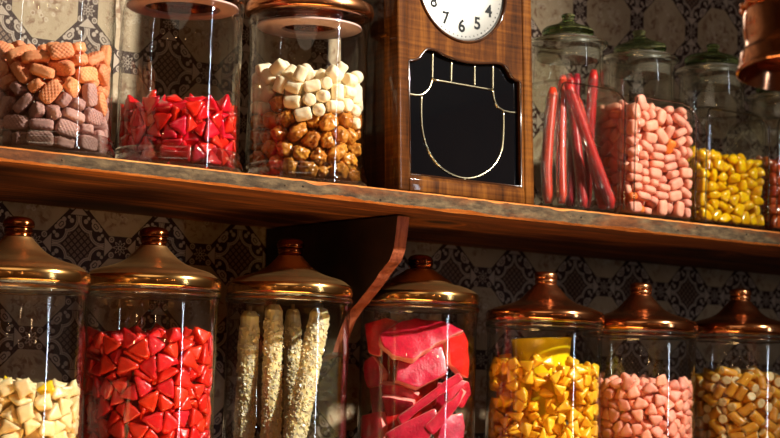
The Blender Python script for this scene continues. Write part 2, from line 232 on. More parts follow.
  (48,385,-239,676,45,137,213),(50,369,-394,581,-15,-21,304),(48,-301,-288,688,51,49,-39),(51,-510,-180,588,-162,-10,289),(51,-167,-388,633,6,312,93),
  (49,154,-253,647,24,2,-217),(51,-135,-285,568,157,60,0),(49,-469,-269,519,181,-113,-165),(50,124,-283,845,-263,-98,81),(50,-526,-389,635,-149,-308,-1),
  (50,-279,-289,894,-52,-63,-199),(50,53,-40,950,-19,271,0),(50,-505,-160,735,21,-51,-57),(49,-54,-247,666,12,10,-194),(51,236,-349,671,39,30,104),
  (49,-287,-407,779,-193,49,-119),(51,42,-404,620,-6,5,-35),(51,-158,-352,771,190,58,-63),(50,425,-18,936,260,60,-49),(48,163,-413,804,-84,-138,-236),
  (49,-312,-166,943,-175,70,205),(49,119,153,959,-93,27,252),(51,8,-368,725,-135,8,55),(49,-541,-280,740,36,-132,-109),(49,295,-265,907,38,-85,-159),
  (49,-441,-224,867,81,-249,57),(49,407,-408,712,-12,68,-308),(48,320,-372,828,205,-70,-170),(50,-152,-214,923,-13,-314,-134),(48,-537,-102,894,-137,184,-134),
  (49,-538,-373,874,29,32,0),(51,-73,-241,819,92,52,-113),(50,-443,-370,769,-281,14,67),(51,37,-201,902,194,-8,163),(50,-312,152,988,-53,-21,-59),
  (51,492,-355,866,10,-294,-127),(49,13,-395,872,-69,-32,75),
 ),
 'U7': (
  (58,-293,368,59,176,-1,-77),(58,-356,56,69,-208,-11,20),(58,220,-251,69,-242,-11,34),(56,344,273,58,159,14,160),(58,550,-411,88,48,163,32),(58,-67,-399,93,-195,110,27),
  (58,390,-188,76,17,-23,-298),(58,544,101,59,174,1,-175),(57,-157,-313,58,45,90,-164),(57,-317,-294,58,-173,-5,-140),(58,-387,-113,71,-95,8,-150),
  (58,552,-267,86,116,169,68),(58,-550,-77,59,175,0,-152),(56,393,86,55,-165,8,-162),(58,-533,-411,88,34,164,17),(58,547,371,69,-215,-11,200),(56,136,-392,60,-159,34,-1),
  (58,-15,-248,74,-26,-13,245),(57,-170,-162,78,163,-20,-15),(56,324,-63,73,18,298,-29),(56,-542,372,57,154,8,154),(56,-540,118,55,-166,14,-150),
  (58,-236,-254,209,92,-48,-297),(56,-382,245,55,-165,8,240),(58,459,-244,211,-105,51,202),(57,387,-399,62,63,92,123),(58,218,399,88,66,165,-16),
  (58,516,-56,59,176,-1,291),(57,-386,-391,80,46,301,-16),(58,-549,-255,143,-262,10,-151),(56,546,-385,265,195,-59,135),(56,389,399,148,-106,11,16),
  (58,204,-396,169,-293,44,10),(56,27,-350,199,106,32,226),(58,-222,-402,156,185,-111,15),(58,-147,-369,295,54,-287,-113),(57,357,-326,155,206,83,-180),
  (58,-424,-262,170,-147,61,119),(57,187,-285,219,-73,266,105),(56,-521,-395,258,28,305,-44),(57,-276,-389,308,-80,13,137),(56,-356,-168,289,65,-66,90),
  (56,1,-369,313,-128,26,-140),(58,320,-380,279,-249,3,-147),(58,419,-354,356,-160,-16,172),(57,-358,-402,224,-171,-213,9),(58,374,-378,475,-246,6,-163),
  (57,551,-393,399,117,-230,-15),(56,-542,-334,381,-159,-7,-158),(58,301,-220,304,211,-243,7),(56,169,-392,326,-159,-10,2),(56,-523,-207,275,-210,-10,18),
  (58,-399,-383,389,-191,-24,-162),(56,-557,-8,302,13,5,-172),(57,436,-216,482,-7,-238,-82),(56,226,-353,435,-168,10,-147),(56,-442,-61,346,-133,33,-187),
  (57,541,-402,530,72,107,254),(56,205,-165,448,-91,40,-67),(58,-92,-380,422,115,-5,-155),(57,45,-337,444,-187,-11,196),(56,-565,-376,515,-8,0,165),
  (58,-42,-388,573,27,-5,-296),(58,-561,-150,410,17,0,-159),(57,274,-253,557,245,68,64),(56,-412,-389,528,-128,-9,310),(57,545,-336,702,63,-95,175),
  (58,-187,397,992,9,-57,-10),(57,-252,-412,447,-7,-22,298),(58,-341,-234,433,86,226,-134),(56,-176,-279,533,201,-28,102),(57,314,-377,613,28,25,-148),
  (57,143,-235,571,-97,35,62),(56,-31,-413,733,36,-137,-41),(57,36,-215,694,79,78,-298),(56,154,-390,551,42,269,-28),(56,-13,-37,976,11,-310,126),
  (56,-345,-282,615,-146,-178,127),(57,-451,-214,474,-115,65,56),(56,-209,-390,606,143,86,-137),(58,416,-265,628,105,67,280),(58,437,-411,642,36,-185,-20),
  (57,-172,-109,929,-128,48,-238),(56,-518,-99,544,79,22,10),(57,325,-230,718,-57,106,84),(57,99,-342,670,-25,58,-32),(56,-381,-403,665,309,20,-44),
  (57,-265,-240,917,-110,23,211),(58,193,-164,729,-228,-56,63),(56,-209,-388,746,146,14,-37),(57,-114,-250,937,11,-20,271),(57,-433,-200,809,-172,-52,202),
  (58,-419,-174,657,231,-95,-15),(58,-33,-303,763,47,-113,-35),(58,-458,-128,936,16,71,149),(57,-546,-247,611,-30,0,-88),(58,239,-378,743,-113,12,-154),
  (56,-542,-399,684,-148,121,-145),(57,333,-268,862,-201,-37,213),(56,405,-397,780,175,270,18),(56,-187,-374,854,-139,11,147),(58,-324,-294,795,53,-79,83),
  (58,-528,-79,722,105,51,227),(56,-86,114,997,-154,0,-203),(58,483,-216,771,-85,-277,-56),(58,108,-397,853,6,-98,301),(56,186,-28,1001,-89,39,-16),
  (57,-547,-412,844,-68,-33,-97),(57,-61,-406,915,72,13,254),(56,-397,-400,834,223,-47,-23),(57,402,-151,899,-9,15,161),(56,529,-268,878,97,-30,-293),
  (58,-422,29,980,-189,72,184),(56,-289,113,999,-241,40,-11),(58,-514,-274,914,36,-35,260),(57,407,-406,911,-3,79,219),(56,-564,-233,761,-4,305,-148),
  (56,78,-216,998,67,-310,-57),(58,87,118,999,-213,-37,-123),(57,252,-411,873,-148,24,-93),(58,258,-173,942,-9,-80,-217),
 ),
 'L1': (
  (64,-209,221,62,-27,203,236),(65,-58,-479,61,-18,4,-205),(66,36,505,60,197,-4,-257),(66,325,293,64,-209,-6,143),(64,-176,-578,62,302,-113,12),
  (65,293,418,63,-13,-2,-289),(64,402,-512,85,-148,-179,74),(66,482,-124,62,14,-17,181),(65,-525,34,60,54,193,-200),(65,-397,-263,75,74,-205,57),
  (66,321,-179,62,14,-17,-308),(64,118,-39,61,16,2,-72),(65,501,-385,57,210,-8,18),(64,-304,-344,65,-112,-292,-30),(64,-72,368,61,194,-7,81),(65,-245,40,61,-14,5,-219),
  (64,75,-208,61,17,1,220),(64,463,206,63,-200,10,234),(64,-162,480,62,20,0,99),(64,605,-232,68,177,-4,-193),(64,-544,-142,63,270,-112,-16),(66,-315,-130,62,17,-24,-22),
  (64,134,414,65,182,0,-97),(64,-571,-311,87,60,-24,9),(66,-94,636,60,197,-4,220),(64,92,-539,63,-191,0,-215),(66,-136,-430,135,-292,-15,89),(65,646,84,69,51,-212,169),
  (65,-465,-452,99,147,-12,236),(65,-437,142,59,211,1,-227),(65,234,144,61,-13,2,24),(64,-144,-140,68,-99,-264,7),(66,165,-334,62,17,-23,-74),
  (65,-447,-155,136,145,46,-116),(64,-635,-45,102,56,-95,29),(65,-155,-305,81,-20,236,-141),(66,286,-583,66,267,-106,34),(64,138,-635,154,-43,49,-140),
  (64,-60,-637,117,0,98,-19),(66,-469,-320,162,-74,-92,-231),(64,-323,-351,250,-55,-296,-70),(66,-521,-56,201,54,245,114),(65,446,-441,213,-98,-28,-310),
  (66,-339,-550,62,-20,-195,-173),(64,579,-169,192,-276,-28,113),(64,328,-366,86,86,-3,103),(66,-32,-543,225,226,95,-66),(64,600,-226,302,-260,-127,15),
  (66,210,-463,138,117,-47,249),(65,-321,-451,142,-6,-112,132),(65,-242,-205,186,-11,245,158),(66,-155,-500,252,-153,18,-106),(66,-14,-400,290,95,20,199),
  (65,-608,-230,228,142,-1,198),(64,305,-507,231,-165,-1,173),(64,-648,-69,273,15,52,-286),(64,-273,-556,217,155,-15,-116),(66,-619,-185,357,-2,184,242),
  (66,195,-395,316,-21,78,-32),(64,-450,98,364,-45,14,70),(66,-445,-475,239,203,-7,-176),(65,86,-511,266,-281,60,-53),(64,-155,-475,390,97,-266,26),
  (64,-73,-514,531,174,-111,-43),(66,-345,-424,354,45,295,-15),(66,-537,-51,355,16,-111,58),(66,-37,-278,399,-130,44,-133),(65,-307,-566,330,249,3,-177),
  (66,482,-433,337,-164,-18,285),(66,-369,-72,312,-57,-286,104),(66,-520,-328,305,-109,-155,-44),(66,202,-593,316,301,50,19),(64,108,-382,430,-187,-24,-140),
  (65,-88,-635,348,194,-210,65),(64,78,-643,335,-143,12,8),(65,515,-314,369,65,138,197),(65,-268,-535,453,20,31,50),(65,-453,-235,405,114,-243,35),
  (64,-281,-163,393,-125,43,90),(64,-492,-131,469,-172,-258,37),(64,359,-447,369,190,142,-124),(65,-551,-300,448,-196,1,-208),(64,321,-562,406,20,147,-201),
  (65,-418,-504,494,58,89,-60),(64,-234,-345,443,-247,-7,-162),(65,0,-585,421,185,-61,-11),(66,-6,-404,477,-16,-259,188),(64,149,-630,460,194,-42,-94),
  (66,571,-250,471,-3,-45,-185),(65,-417,-363,464,255,110,-35),(66,17,-652,582,246,128,-20),(66,-170,-628,480,-149,-32,-4),(65,478,-439,477,-165,-52,76),
  (65,-146,-323,565,-214,25,-42),(65,-419,-502,628,-186,-27,-255),(65,208,-495,443,154,285,19),(66,-493,-314,563,109,-5,-199),(65,-71,-563,659,110,-106,-180),
  (64,8,-402,645,29,-61,-223),(64,-321,-291,575,91,1,-60),(65,-419,-207,619,33,-305,130),(64,297,-574,542,-216,142,-29),(66,-636,-116,487,73,41,-275),
  (64,109,-318,602,148,-9,-163),(66,-185,-560,599,-240,75,-101),(64,642,-103,668,-84,275,-39),(64,543,-351,559,285,-51,-40),(65,-76,-404,740,-46,-50,85),
  (65,-284,-100,693,-38,-184,-71),(65,27,-263,695,81,-236,-12),(65,145,-505,592,-160,68,-181),(65,-539,77,477,-276,39,11),(65,-306,-429,561,-15,-289,40),
  (64,-503,-414,668,274,-44,-90),(65,79,-606,713,-152,63,178),(64,400,-53,672,102,123,-161),(66,205,-598,673,101,253,-110),(65,-192,-430,654,11,253,31),
  (66,-617,-206,593,-47,-68,196),(65,-614,-20,585,224,-60,52),(66,152,165,704,-89,-201,-9),(64,92,-167,734,-39,-102,-153),(65,234,-414,651,57,-42,-47),
  (65,-278,-309,697,-173,19,24),(64,-175,-624,730,-151,111,-36),(65,26,18,741,128,-85,211),(65,337,-216,706,255,-122,24),(66,-341,556,650,-5,-257,-84),
  (64,-168,-228,734,25,-7,-71),(65,322,291,703,34,222,183),(66,584,135,712,255,-85,-118),(66,-31,296,702,-275,-8,177),(64,155,323,714,-48,-229,136),
  (65,132,622,698,-1,-211,-247),(64,-331,-542,702,-115,269,-17),(66,-555,-21,717,-124,-90,34),(64,-496,-138,706,-116,-239,-88),(64,471,313,697,256,-2,199),
  (64,382,-441,561,212,53,16),(65,488,-354,702,70,-214,-19),(64,232,-77,654,-81,-125,61),(66,-134,-55,723,-165,-234,-67),(66,-361,329,714,46,-87,101),
  (66,-557,-257,701,293,-32,144),(66,-168,240,727,-43,-91,-240),(65,-521,122,689,141,-93,208),(64,349,-519,687,20,-296,145),
 ),
 'L2': (
  (73,-85,631,63,-303,122,-26),(73,-270,246,73,-138,-270,58),(72,609,-88,62,-6,200,139),(75,-168,508,82,58,173,-179),(72,230,330,72,-260,90,-41),
  (72,-402,51,81,-15,-173,-79),(74,91,-637,72,68,-241,6),(74,-136,-602,60,-25,205,-81),(73,398,-507,63,25,200,-160),(74,543,251,63,33,-207,78),
  (74,-603,-152,64,-31,224,147),(75,542,-255,74,182,-73,175),(75,215,604,71,14,190,39),(75,-535,92,68,15,210,-77),(72,626,147,75,-2,-179,-184),
  (73,-593,253,67,-112,-287,-4),(73,90,351,69,-217,-30,-197),(72,-426,-153,63,11,203,-174),(75,292,-267,65,3,202,207),(73,83,-358,63,-207,-41,136),
  (74,-382,-438,94,0,262,90),(74,408,-21,69,202,-19,74),(75,-477,-349,66,-211,-36,81),(72,262,-571,68,13,13,38),(73,502,-393,134,-16,-189,-44),
  (74,-185,-322,78,-181,-4,244),(72,-529,-30,107,-269,-3,-164),(74,447,467,64,-201,3,-175),(75,-39,-643,129,-157,-166,-29),(72,-440,416,64,-1,8,-54),
  (72,75,627,81,-82,294,-40),(72,527,19,71,-28,177,9),(72,-283,-544,81,191,45,-82),(72,-23,-438,82,5,68,54),(73,-592,-259,134,60,55,-75),(75,-207,-448,136,-32,-104,-8),
  (75,623,-186,172,30,288,65),(72,220,-469,145,-30,-313,52),(74,95,-499,127,192,-51,-149),(72,-541,348,145,312,40,-48),(73,-317,-305,100,-31,256,-156),
  (74,-652,-17,187,-19,47,-311),(73,-401,-33,269,28,-12,-191),(73,223,-606,236,-146,-290,19),(75,-142,-491,398,96,-291,13),(73,-324,-283,260,160,42,168),
  (75,-54,-464,214,-29,44,282),(74,429,-318,216,184,-229,11),(75,-476,-187,220,-212,38,66),(75,-177,-400,257,-22,-16,-209),(72,-628,147,193,96,31,-296),
  (72,-64,-589,255,244,8,205),(75,-119,-337,549,-231,-48,-109),(75,-281,-573,244,18,62,-181),(73,89,-459,506,-157,135,153),(72,533,-319,294,241,79,45),
  (72,-13,-362,305,81,29,192),(72,-414,-423,227,205,92,145),(73,-604,-191,300,-56,-218,183),(72,-560,-40,275,-121,-12,125),(72,-501,323,268,90,-259,35),
  (73,-13,-407,595,-48,107,-124),(73,-538,-360,318,-45,28,-276),(75,360,-345,328,248,5,-173),(73,-376,-514,313,82,-102,100),(73,154,-364,274,42,223,205),
  (75,-293,-240,388,-187,-4,55),(72,86,-626,269,-8,-241,165),(74,-558,170,308,112,-263,43),(73,-349,-172,778,28,102,-19),(75,-389,-113,475,151,7,-50),
  (73,-256,-592,424,-149,9,-23),(72,-492,-130,407,18,-215,-17),(72,-521,59,378,-75,269,-68),(73,167,-495,326,106,-39,15),(73,-120,-470,660,-269,28,88),
  (74,-495,410,369,-252,63,96),(75,305,205,520,126,-306,29),(73,-90,-637,404,-109,110,28),(73,479,-430,406,-20,232,20),(72,-403,49,564,128,33,-260),
  (75,-547,-300,426,109,-86,7),(75,372,-471,250,96,270,-70),(72,595,-260,463,-44,-6,-217),(73,-360,-249,507,132,30,223),(72,-182,-356,436,29,-281,-33),
  (72,-308,-397,412,-113,-161,123),(74,-640,-11,399,-86,-289,14),(74,350,-436,489,-180,55,-198),(73,38,-630,456,36,277,-4),(74,-599,259,408,-199,-9,221),
  (73,-455,-458,490,148,120,34),(74,349,186,698,76,-37,193),(74,307,-572,369,-162,11,255),(74,-491,-334,538,-5,-145,-102),(75,-517,114,651,-163,101,-75),
  (72,-46,-566,554,93,-200,40),(72,-629,104,501,243,81,-19),(72,38,380,598,7,-176,282),(73,230,-605,474,4,-67,89),(75,-252,-394,619,-109,126,219),
  (75,-620,-192,549,175,99,5),(72,-163,-628,622,-52,58,278),(72,-121,-341,844,-268,27,-40),(73,437,-405,609,-49,-13,-169),(72,-318,-496,520,164,94,142),
  (72,-616,203,628,-122,8,241),(74,-605,-58,516,-202,214,-54),(74,-319,-193,620,299,-92,-27),(74,-239,-272,704,140,253,-74),(73,561,-312,615,-22,-77,172),
  (74,223,-537,608,-89,-10,-42),(74,287,372,701,157,115,-30),(73,-452,-153,695,183,-44,4),(72,74,-631,597,-199,13,229),(73,-121,-627,758,59,-280,89),
  (74,-545,-295,650,-19,30,247),(73,-293,-576,617,264,-9,-14),(75,2,-643,720,71,27,-118),(75,-547,-40,628,-9,42,72),(74,-529,374,721,108,171,57),
  (74,345,-546,634,131,58,-267),(73,67,-359,983,189,-21,205),(75,-458,-453,704,227,-57,-28),(73,-633,-49,752,45,124,14),(72,-609,-216,739,-169,53,-143),
  (72,-458,462,833,-98,22,200),(75,-9,-464,805,-34,256,98),(73,633,-128,772,-177,204,-68),(75,-354,-514,759,-141,-10,-225),(72,-604,228,774,250,-34,-169),
  (73,162,-569,723,-69,197,-179),(73,405,-485,733,109,11,-16),(75,23,-641,875,-120,172,65),(72,-222,-420,790,46,33,-267),(73,-402,-319,765,-274,19,98),
  (74,-540,-340,797,130,59,-202),(75,585,-247,774,-74,66,-77),(74,-159,-344,1036,90,27,-78),(74,279,-584,770,101,-17,150),(75,-448,330,845,-300,-40,-42),
  (75,-551,-180,860,-67,-182,-13),(73,-334,-475,889,-41,255,85),(75,-109,-595,932,203,-2,247),(75,189,-537,916,128,-54,67),(75,607,-117,958,-19,290,42),
  (73,373,-525,892,-131,-247,36),(73,-568,144,896,73,-1,77),(72,556,-285,887,-37,-175,-168),(72,-307,-321,876,-112,182,88),(73,-557,18,827,-276,27,2),
  (75,-187,-487,921,16,34,-91),(74,-433,-28,930,26,-179,-124),(74,-468,-274,921,183,17,-98),(73,486,-391,936,13,280,24),(75,-305,-543,1009,-173,220,-76),
  (75,-441,145,953,241,59,93),(72,-335,-267,1019,41,53,-165),(75,-70,-445,980,-10,-273,-116),(72,75,-577,983,-93,-7,217),(74,-614,-24,951,-74,220,-46),
  (73,-39,-420,1166,-78,-61,285),(74,288,-531,991,-49,-98,31),(75,-193,-619,1059,-19,-64,61),(73,-611,-206,997,166,-11,173),(73,-538,362,955,50,16,-180),
  (72,-379,-2,1161,6,-271,171),(75,175,-477,1115,-105,131,-42),(72,19,-286,1299,73,213,-113),(75,365,-539,1117,98,-259,-15),(74,-639,117,998,136,-181,147),
  (75,-490,-12,1064,-242,37,-148),(75,133,-364,1176,244,-11,-111),(75,90,-644,1106,37,-11,75),(74,-306,-115,1278,-47,32,-159),(72,493,-386,1070,203,20,229),
  (73,-192,-251,1148,-298,-75,78),(73,-457,-186,1085,168,-44,-175),(75,-521,-390,1015,-4,-57,-8),(73,396,249,1310,-185,-55,0),(75,-560,235,1092,-62,281,45),
  (75,573,-294,1121,-179,48,105),(73,-22,-538,1099,51,194,-110),(74,-309,-416,1082,208,45,202),(75,-436,-385,1124,-67,265,54),(75,15,-460,1308,98,-206,37),
  (73,391,-413,1152,-10,-178,244),(73,-582,-86,1138,-160,285,-19),(75,-236,194,1340,144,-77,-136),(75,-96,-615,1184,-46,116,-290),(75,407,110,1328,275,-17,147),
  (73,-556,19,1233,22,225,111),(72,-121,-266,1318,145,115,-131),(74,-317,329,1300,-110,65,-279),(74,232,-597,1181,-18,-74,276),(73,-400,-508,1199,-147,-19,-52),
  (75,316,-305,1226,-179,6,59),(72,-559,-278,1092,137,-37,-260),(75,-532,362,1176,143,-4,101),(73,-229,-385,1202,76,277,44),(75,-466,-108,1303,-5,-254,143),
  (72,74,-606,1252,21,60,308),(74,647,-94,1334,33,-39,278),(73,472,-446,1264,47,35,-60),(75,-31,632,1310,50,225,110),(74,-164,620,1358,-27,-117,14),
  (72,192,-482,1286,282,-44,99),(74,-433,108,1275,-111,40,-311),(73,-148,-463,1253,48,305,-103),(72,188,-307,1280,-263,-68,93),(75,-584,169,1200,-226,86,60),
  (75,-179,-104,1315,-253,-83,123),(72,-290,-273,1270,130,180,121),(75,-606,-222,1222,-184,103,-126),(72,-646,-59,1300,38,89,-165),(73,582,118,1355,268,95,-32),
  (74,7,-147,1376,-180,218,-62),(72,-457,-282,1221,126,12,-56),(73,-114,421,1328,-252,41,43),(74,-86,-642,1337,275,74,-7),(73,190,325,1331,-191,6,-226),
  (75,-471,-435,1282,-139,-7,-301),(73,-275,-569,1209,-53,-255,150),(75,-48,130,1330,-113,-28,-245),(75,379,384,1409,145,94,7),(74,275,577,1330,-263,-9,1),
  (73,539,-246,1299,-18,81,313),(75,268,-167,1305,166,31,236),(73,340,-506,1359,68,302,-15),(73,-611,214,1334,-56,-4,86),(74,87,480,1343,-94,300,66),
 ),
 'L5': (
  (80,-251,453,64,-75,193,122),(81,-358,-518,62,-175,17,-53),(81,250,-572,52,-256,111,-59),(81,66,-348,58,8,-190,-37),(81,-262,-298,51,-196,14,57),
  (83,619,231,54,-42,187,-141),(83,-35,-654,53,187,-23,-146),(83,-610,-225,55,-44,182,-164),(80,-638,126,67,78,223,-144),(82,299,-308,62,223,76,26),
  (83,-522,399,62,-105,-291,-51),(81,473,-430,56,-9,-186,-55),(83,419,-153,55,274,130,-35),(80,-629,-55,57,-23,198,129),(80,368,-528,55,196,-2,-233),
  (81,6,-462,55,-24,-189,109),(81,656,-61,56,-9,-187,192),(81,-409,513,85,0,33,203),(80,-478,-207,55,186,-9,7),(83,-233,-460,52,191,2,-1),(80,-439,116,50,-186,10,-61),
  (83,81,-590,59,163,-11,-18),(80,-122,-357,82,118,-15,-192),(81,193,-354,56,-34,-196,-130),(83,-581,283,82,78,-45,-248),(82,-458,-409,55,-204,-38,-93),
  (80,458,-262,66,27,16,313),(80,493,2,50,-186,10,260),(81,-16,-499,169,-219,77,-22),(81,-482,-308,128,-210,102,93),(82,-537,0,52,200,-17,-240),
  (83,-362,-360,145,-98,-76,18),(80,191,-487,105,128,-44,46),(80,-659,44,141,-22,-272,135),(83,154,-637,184,-61,36,-140),(82,-405,323,51,199,-14,-172),
  (81,561,-347,100,45,-294,87),(82,-109,-500,62,-35,-217,-164),(81,-594,-251,169,167,-57,192),(82,387,-358,125,51,93,269),(82,-238,-598,90,-162,-285,-10),
  (82,-425,-66,206,5,-157,195),(83,-460,201,120,133,-48,-84),(80,-488,439,160,-24,262,82),(81,-427,-495,191,-103,3,-269),(80,-440,-193,190,153,24,-279),
  (81,-518,55,161,-308,70,35),(81,-294,-275,207,142,35,-69),(82,-182,604,55,131,-294,-3),(83,3,661,56,-42,191,-16),(80,543,-346,239,180,-23,-192),
  (81,312,-458,143,-104,48,-141),(80,-427,-498,338,4,-30,78),(82,-200,-368,756,-27,-127,-190),(81,-547,-80,210,35,-16,231),(81,456,-474,222,271,89,63),
  (82,-278,-495,168,198,22,210),(81,284,-579,187,-12,205,25),(81,-370,-233,1294,-282,90,-1),(81,-650,-10,266,133,-7,-258),(82,-274,-286,1078,105,79,-287),
  (81,-488,-399,336,211,208,35),(80,-656,-20,505,12,122,198),(83,-533,-393,197,286,-2,-102),(83,-619,220,190,71,0,-95),(83,6,-585,393,108,-260,61),
  (83,77,-652,255,-120,26,-162),(83,-569,-145,345,147,-65,-210),(83,504,-426,417,28,312,89),(83,-439,-166,294,-209,36,126),(83,-180,-516,203,-52,86,108),
  (81,-81,-653,169,277,25,-26),(80,122,-526,248,-293,12,-22),(81,-25,-463,418,-208,-95,-143),(83,-591,104,265,-84,109,-222),(81,-347,-246,360,114,-94,-87),
  (81,-640,-157,235,-43,-276,54),(83,-527,388,357,-277,33,-18),(82,-521,320,202,16,298,35),(83,-579,-86,429,204,-53,-207),(83,-284,-395,374,-214,43,70),
  (81,-399,-362,435,213,-76,31),(82,423,-501,393,-32,32,-84),(83,-38,-599,295,104,-105,79),(80,-585,27,371,-198,5,-23),(80,170,-511,1011,132,101,123),
  (83,-230,-314,313,-29,-13,-228),(83,359,-496,279,-140,-103,15),(80,-478,-148,522,14,67,299),(82,-366,-537,456,22,260,-179),(80,174,-636,372,37,40,33),
  (81,-569,141,404,71,-97,115),(82,-406,478,384,-51,-176,-214),(80,-209,-625,299,-39,-15,273),(83,-611,232,326,140,58,-86),(82,-513,-278,279,104,278,62),
  (82,-423,504,1103,-116,24,195),(82,-25,-539,1134,-112,-9,-105),(81,-540,-16,548,-38,-285,-90),(81,-572,-335,402,-26,-257,181),(83,-51,-656,448,296,-42,-41),
  (81,-278,-453,289,129,-52,-178),(80,-571,299,469,-146,-301,7),(83,-126,-629,370,-76,-26,193),(80,-462,472,541,-235,13,-38),(82,166,-513,368,-51,247,-90),
  (81,-397,-142,605,-123,-307,41),(81,-27,635,1275,-53,225,23),(82,653,-13,357,-81,-84,-116),(83,480,-207,383,133,109,-142),(83,489,-130,617,-121,44,134),
  (80,-425,225,345,147,-7,34),(80,-388,-150,420,311,-60,74),(81,-418,215,627,-43,20,-98),(81,655,65,480,219,21,79),(82,-451,53,579,-151,-23,139),
  (81,-257,449,875,111,215,111),(81,-320,-371,529,-72,-31,-209),(82,445,244,519,-99,237,8),(83,-396,265,457,-91,183,-2),(83,244,-321,602,57,59,75),
  (81,481,-15,600,-150,22,172),(81,606,208,829,193,-65,-152),(83,-613,-199,575,131,-29,-230),(82,-615,-151,1223,-168,-35,-141),(80,-349,-230,679,-2,303,49),
  (81,68,-436,619,23,-55,-194),(81,583,-281,484,-107,-15,-314),(83,45,-621,570,163,-105,-81),(82,558,-3,438,-19,281,70),(83,-419,-313,582,181,264,-14),
  (82,-166,-467,419,285,-35,-67),(81,-57,-383,542,269,-25,-177),(81,199,-596,512,206,-12,99),(82,-238,535,530,146,77,-52),(80,410,-504,650,-6,-182,97),
  (83,-439,-43,890,-139,-19,222),(82,491,444,522,41,10,236),(81,-421,-96,694,-49,-313,57),(81,596,150,572,40,-96,-114),(83,-603,151,557,192,-128,-49),
  (83,-575,304,581,-15,-238,-121),(83,-420,-328,1270,-163,-81,-157),(82,360,-188,579,-159,19,-245),(80,504,-419,699,-87,38,-88),(81,517,-307,655,163,-206,40),
  (82,-299,-491,554,127,38,6),(80,465,-136,510,101,46,-14),(80,56,-626,1163,150,23,92),(83,-656,-20,764,55,-75,-181),(80,-479,337,612,57,77,-87),
  (82,284,596,686,44,23,271),(81,-421,484,721,-19,-39,70),(80,-532,-152,797,-23,-19,-119),(83,-379,531,1225,0,-5,76),(80,655,-52,592,46,-54,152),
  (81,-36,612,590,-43,-278,115),(80,-444,152,855,190,36,-158),(82,-460,-336,700,182,-15,-84),(83,367,-159,787,-274,29,-32),(83,-92,-656,605,288,57,-25),
  (82,-522,169,657,-138,-85,15),(82,581,281,609,201,106,-65),(80,-44,-447,871,-151,-90,165),(82,456,151,653,-35,-243,34),(80,-498,103,1262,-178,281,9),
  (82,-356,339,587,23,-245,119),(82,25,656,694,-117,22,131),(83,219,-627,638,303,-49,11),(81,642,-152,682,-81,18,-69),(81,438,479,746,-221,-1,-209),
  (80,431,8,698,-236,-42,88),(83,482,-36,816,-22,-52,304),(83,-94,616,770,-104,64,268),(83,-249,-485,651,-70,-204,195),(81,436,-212,700,67,46,-108),
  (81,-397,300,903,-158,-181,115),(82,-585,-260,720,-107,-79,-169),(82,-644,129,754,87,103,-130),(82,153,-499,667,313,-23,129),(83,-637,-31,1165,178,97,132),
  (82,-119,-535,859,-49,-106,-261),(81,-539,67,810,56,-228,41),(83,448,-177,1107,-170,67,173),(80,-167,624,871,238,128,78),(80,274,-263,1187,-36,-273,-88),
  (82,-219,-607,689,-194,50,131),(83,-262,-371,875,145,-292,30),(82,488,-447,907,230,165,33),(81,511,102,755,-139,84,196),(83,456,202,969,-92,-51,-193),
  (82,219,-491,897,-60,-267,-139),(80,521,402,804,32,125,-32),(80,-383,387,1058,-282,20,-6),(83,-311,-250,948,193,-75,-83),(82,200,463,841,-34,-30,268),
  (83,-456,212,772,95,42,-191),(81,124,-565,801,7,-16,-119),(83,-492,-29,784,5,-289,33),(81,649,34,804,-120,-174,-78),(80,227,-601,831,-185,107,-22),
  (81,545,270,892,245,54,12),(83,462,70,898,-52,-17,50),(80,-421,-161,817,29,223,-150),(82,-211,621,992,-253,90,53),(83,613,-113,837,72,-96,-171),
  (81,357,-252,913,43,-68,112),(81,623,103,899,-214,-49,-178),(81,-22,-473,1013,-17,229,58),(80,-631,-150,955,-140,-115,59),(83,-595,-286,837,287,-55,-117),
  (83,336,-545,868,36,110,-238),(82,-540,-2,952,34,256,89),(81,-483,111,944,-254,-30,147),(82,632,-124,1087,-134,-94,103),(83,76,-642,888,-60,69,-129),
  (82,-268,-598,930,110,11,-160),(83,310,-382,1005,270,72,77),(82,135,-631,1063,-71,-128,-63),(82,-581,267,981,-224,-87,53),(83,206,-364,891,-2,290,-156),
  (81,519,28,1254,-244,-88,24),(81,652,-15,963,125,11,46),(80,-401,284,1313,-102,-92,82),(83,421,-191,985,-192,62,88),(80,467,398,1107,89,-262,67),
  (83,-156,488,923,-240,-12,-139),(81,-167,-594,1017,-209,27,-134),(81,190,-370,1173,134,26,147),(82,623,173,1017,-141,-29,-235),(81,-185,-591,1173,-32,128,-30),
  (80,-460,-226,1128,6,-202,29),(83,-307,-578,1079,-70,15,-222),(81,545,-301,1212,-164,-27,83),(82,-373,508,942,-174,16,-91),(83,304,-569,986,-137,296,27),
  (82,561,-317,973,151,-6,-184),(81,-379,-337,1013,140,-45,91),(82,-644,-119,1076,41,19,-266),(81,-218,490,1165,-286,-68,33),(81,424,315,1008,94,-103,114),
  (81,521,69,1012,24,267,-72),(80,24,-493,1254,162,83,-43),(81,-527,-314,1054,12,-41,155),(82,18,-655,998,46,-288,115),(82,147,600,1251,87,-309,-26),
  (81,-345,-444,1252,164,105,-127),(81,188,596,1039,133,44,-168),(81,411,-69,1180,188,15,-68),(83,-291,461,1027,-143,-237,73),(82,-82,655,1061,-42,-39,12),
  (80,-276,582,1077,103,36,253),(81,437,-491,1174,240,1,-9),(83,-461,-9,1131,-5,227,-29),(81,-520,-135,1097,58,-248,90),(80,-98,-628,1094,-104,-220,-25),
  (82,625,130,1119,-165,-22,160),(83,582,-248,1081,-104,283,70),(80,198,-585,1184,39,117,63),(81,-146,-391,1145,65,190,-204),(82,402,507,1165,-58,-301,32),
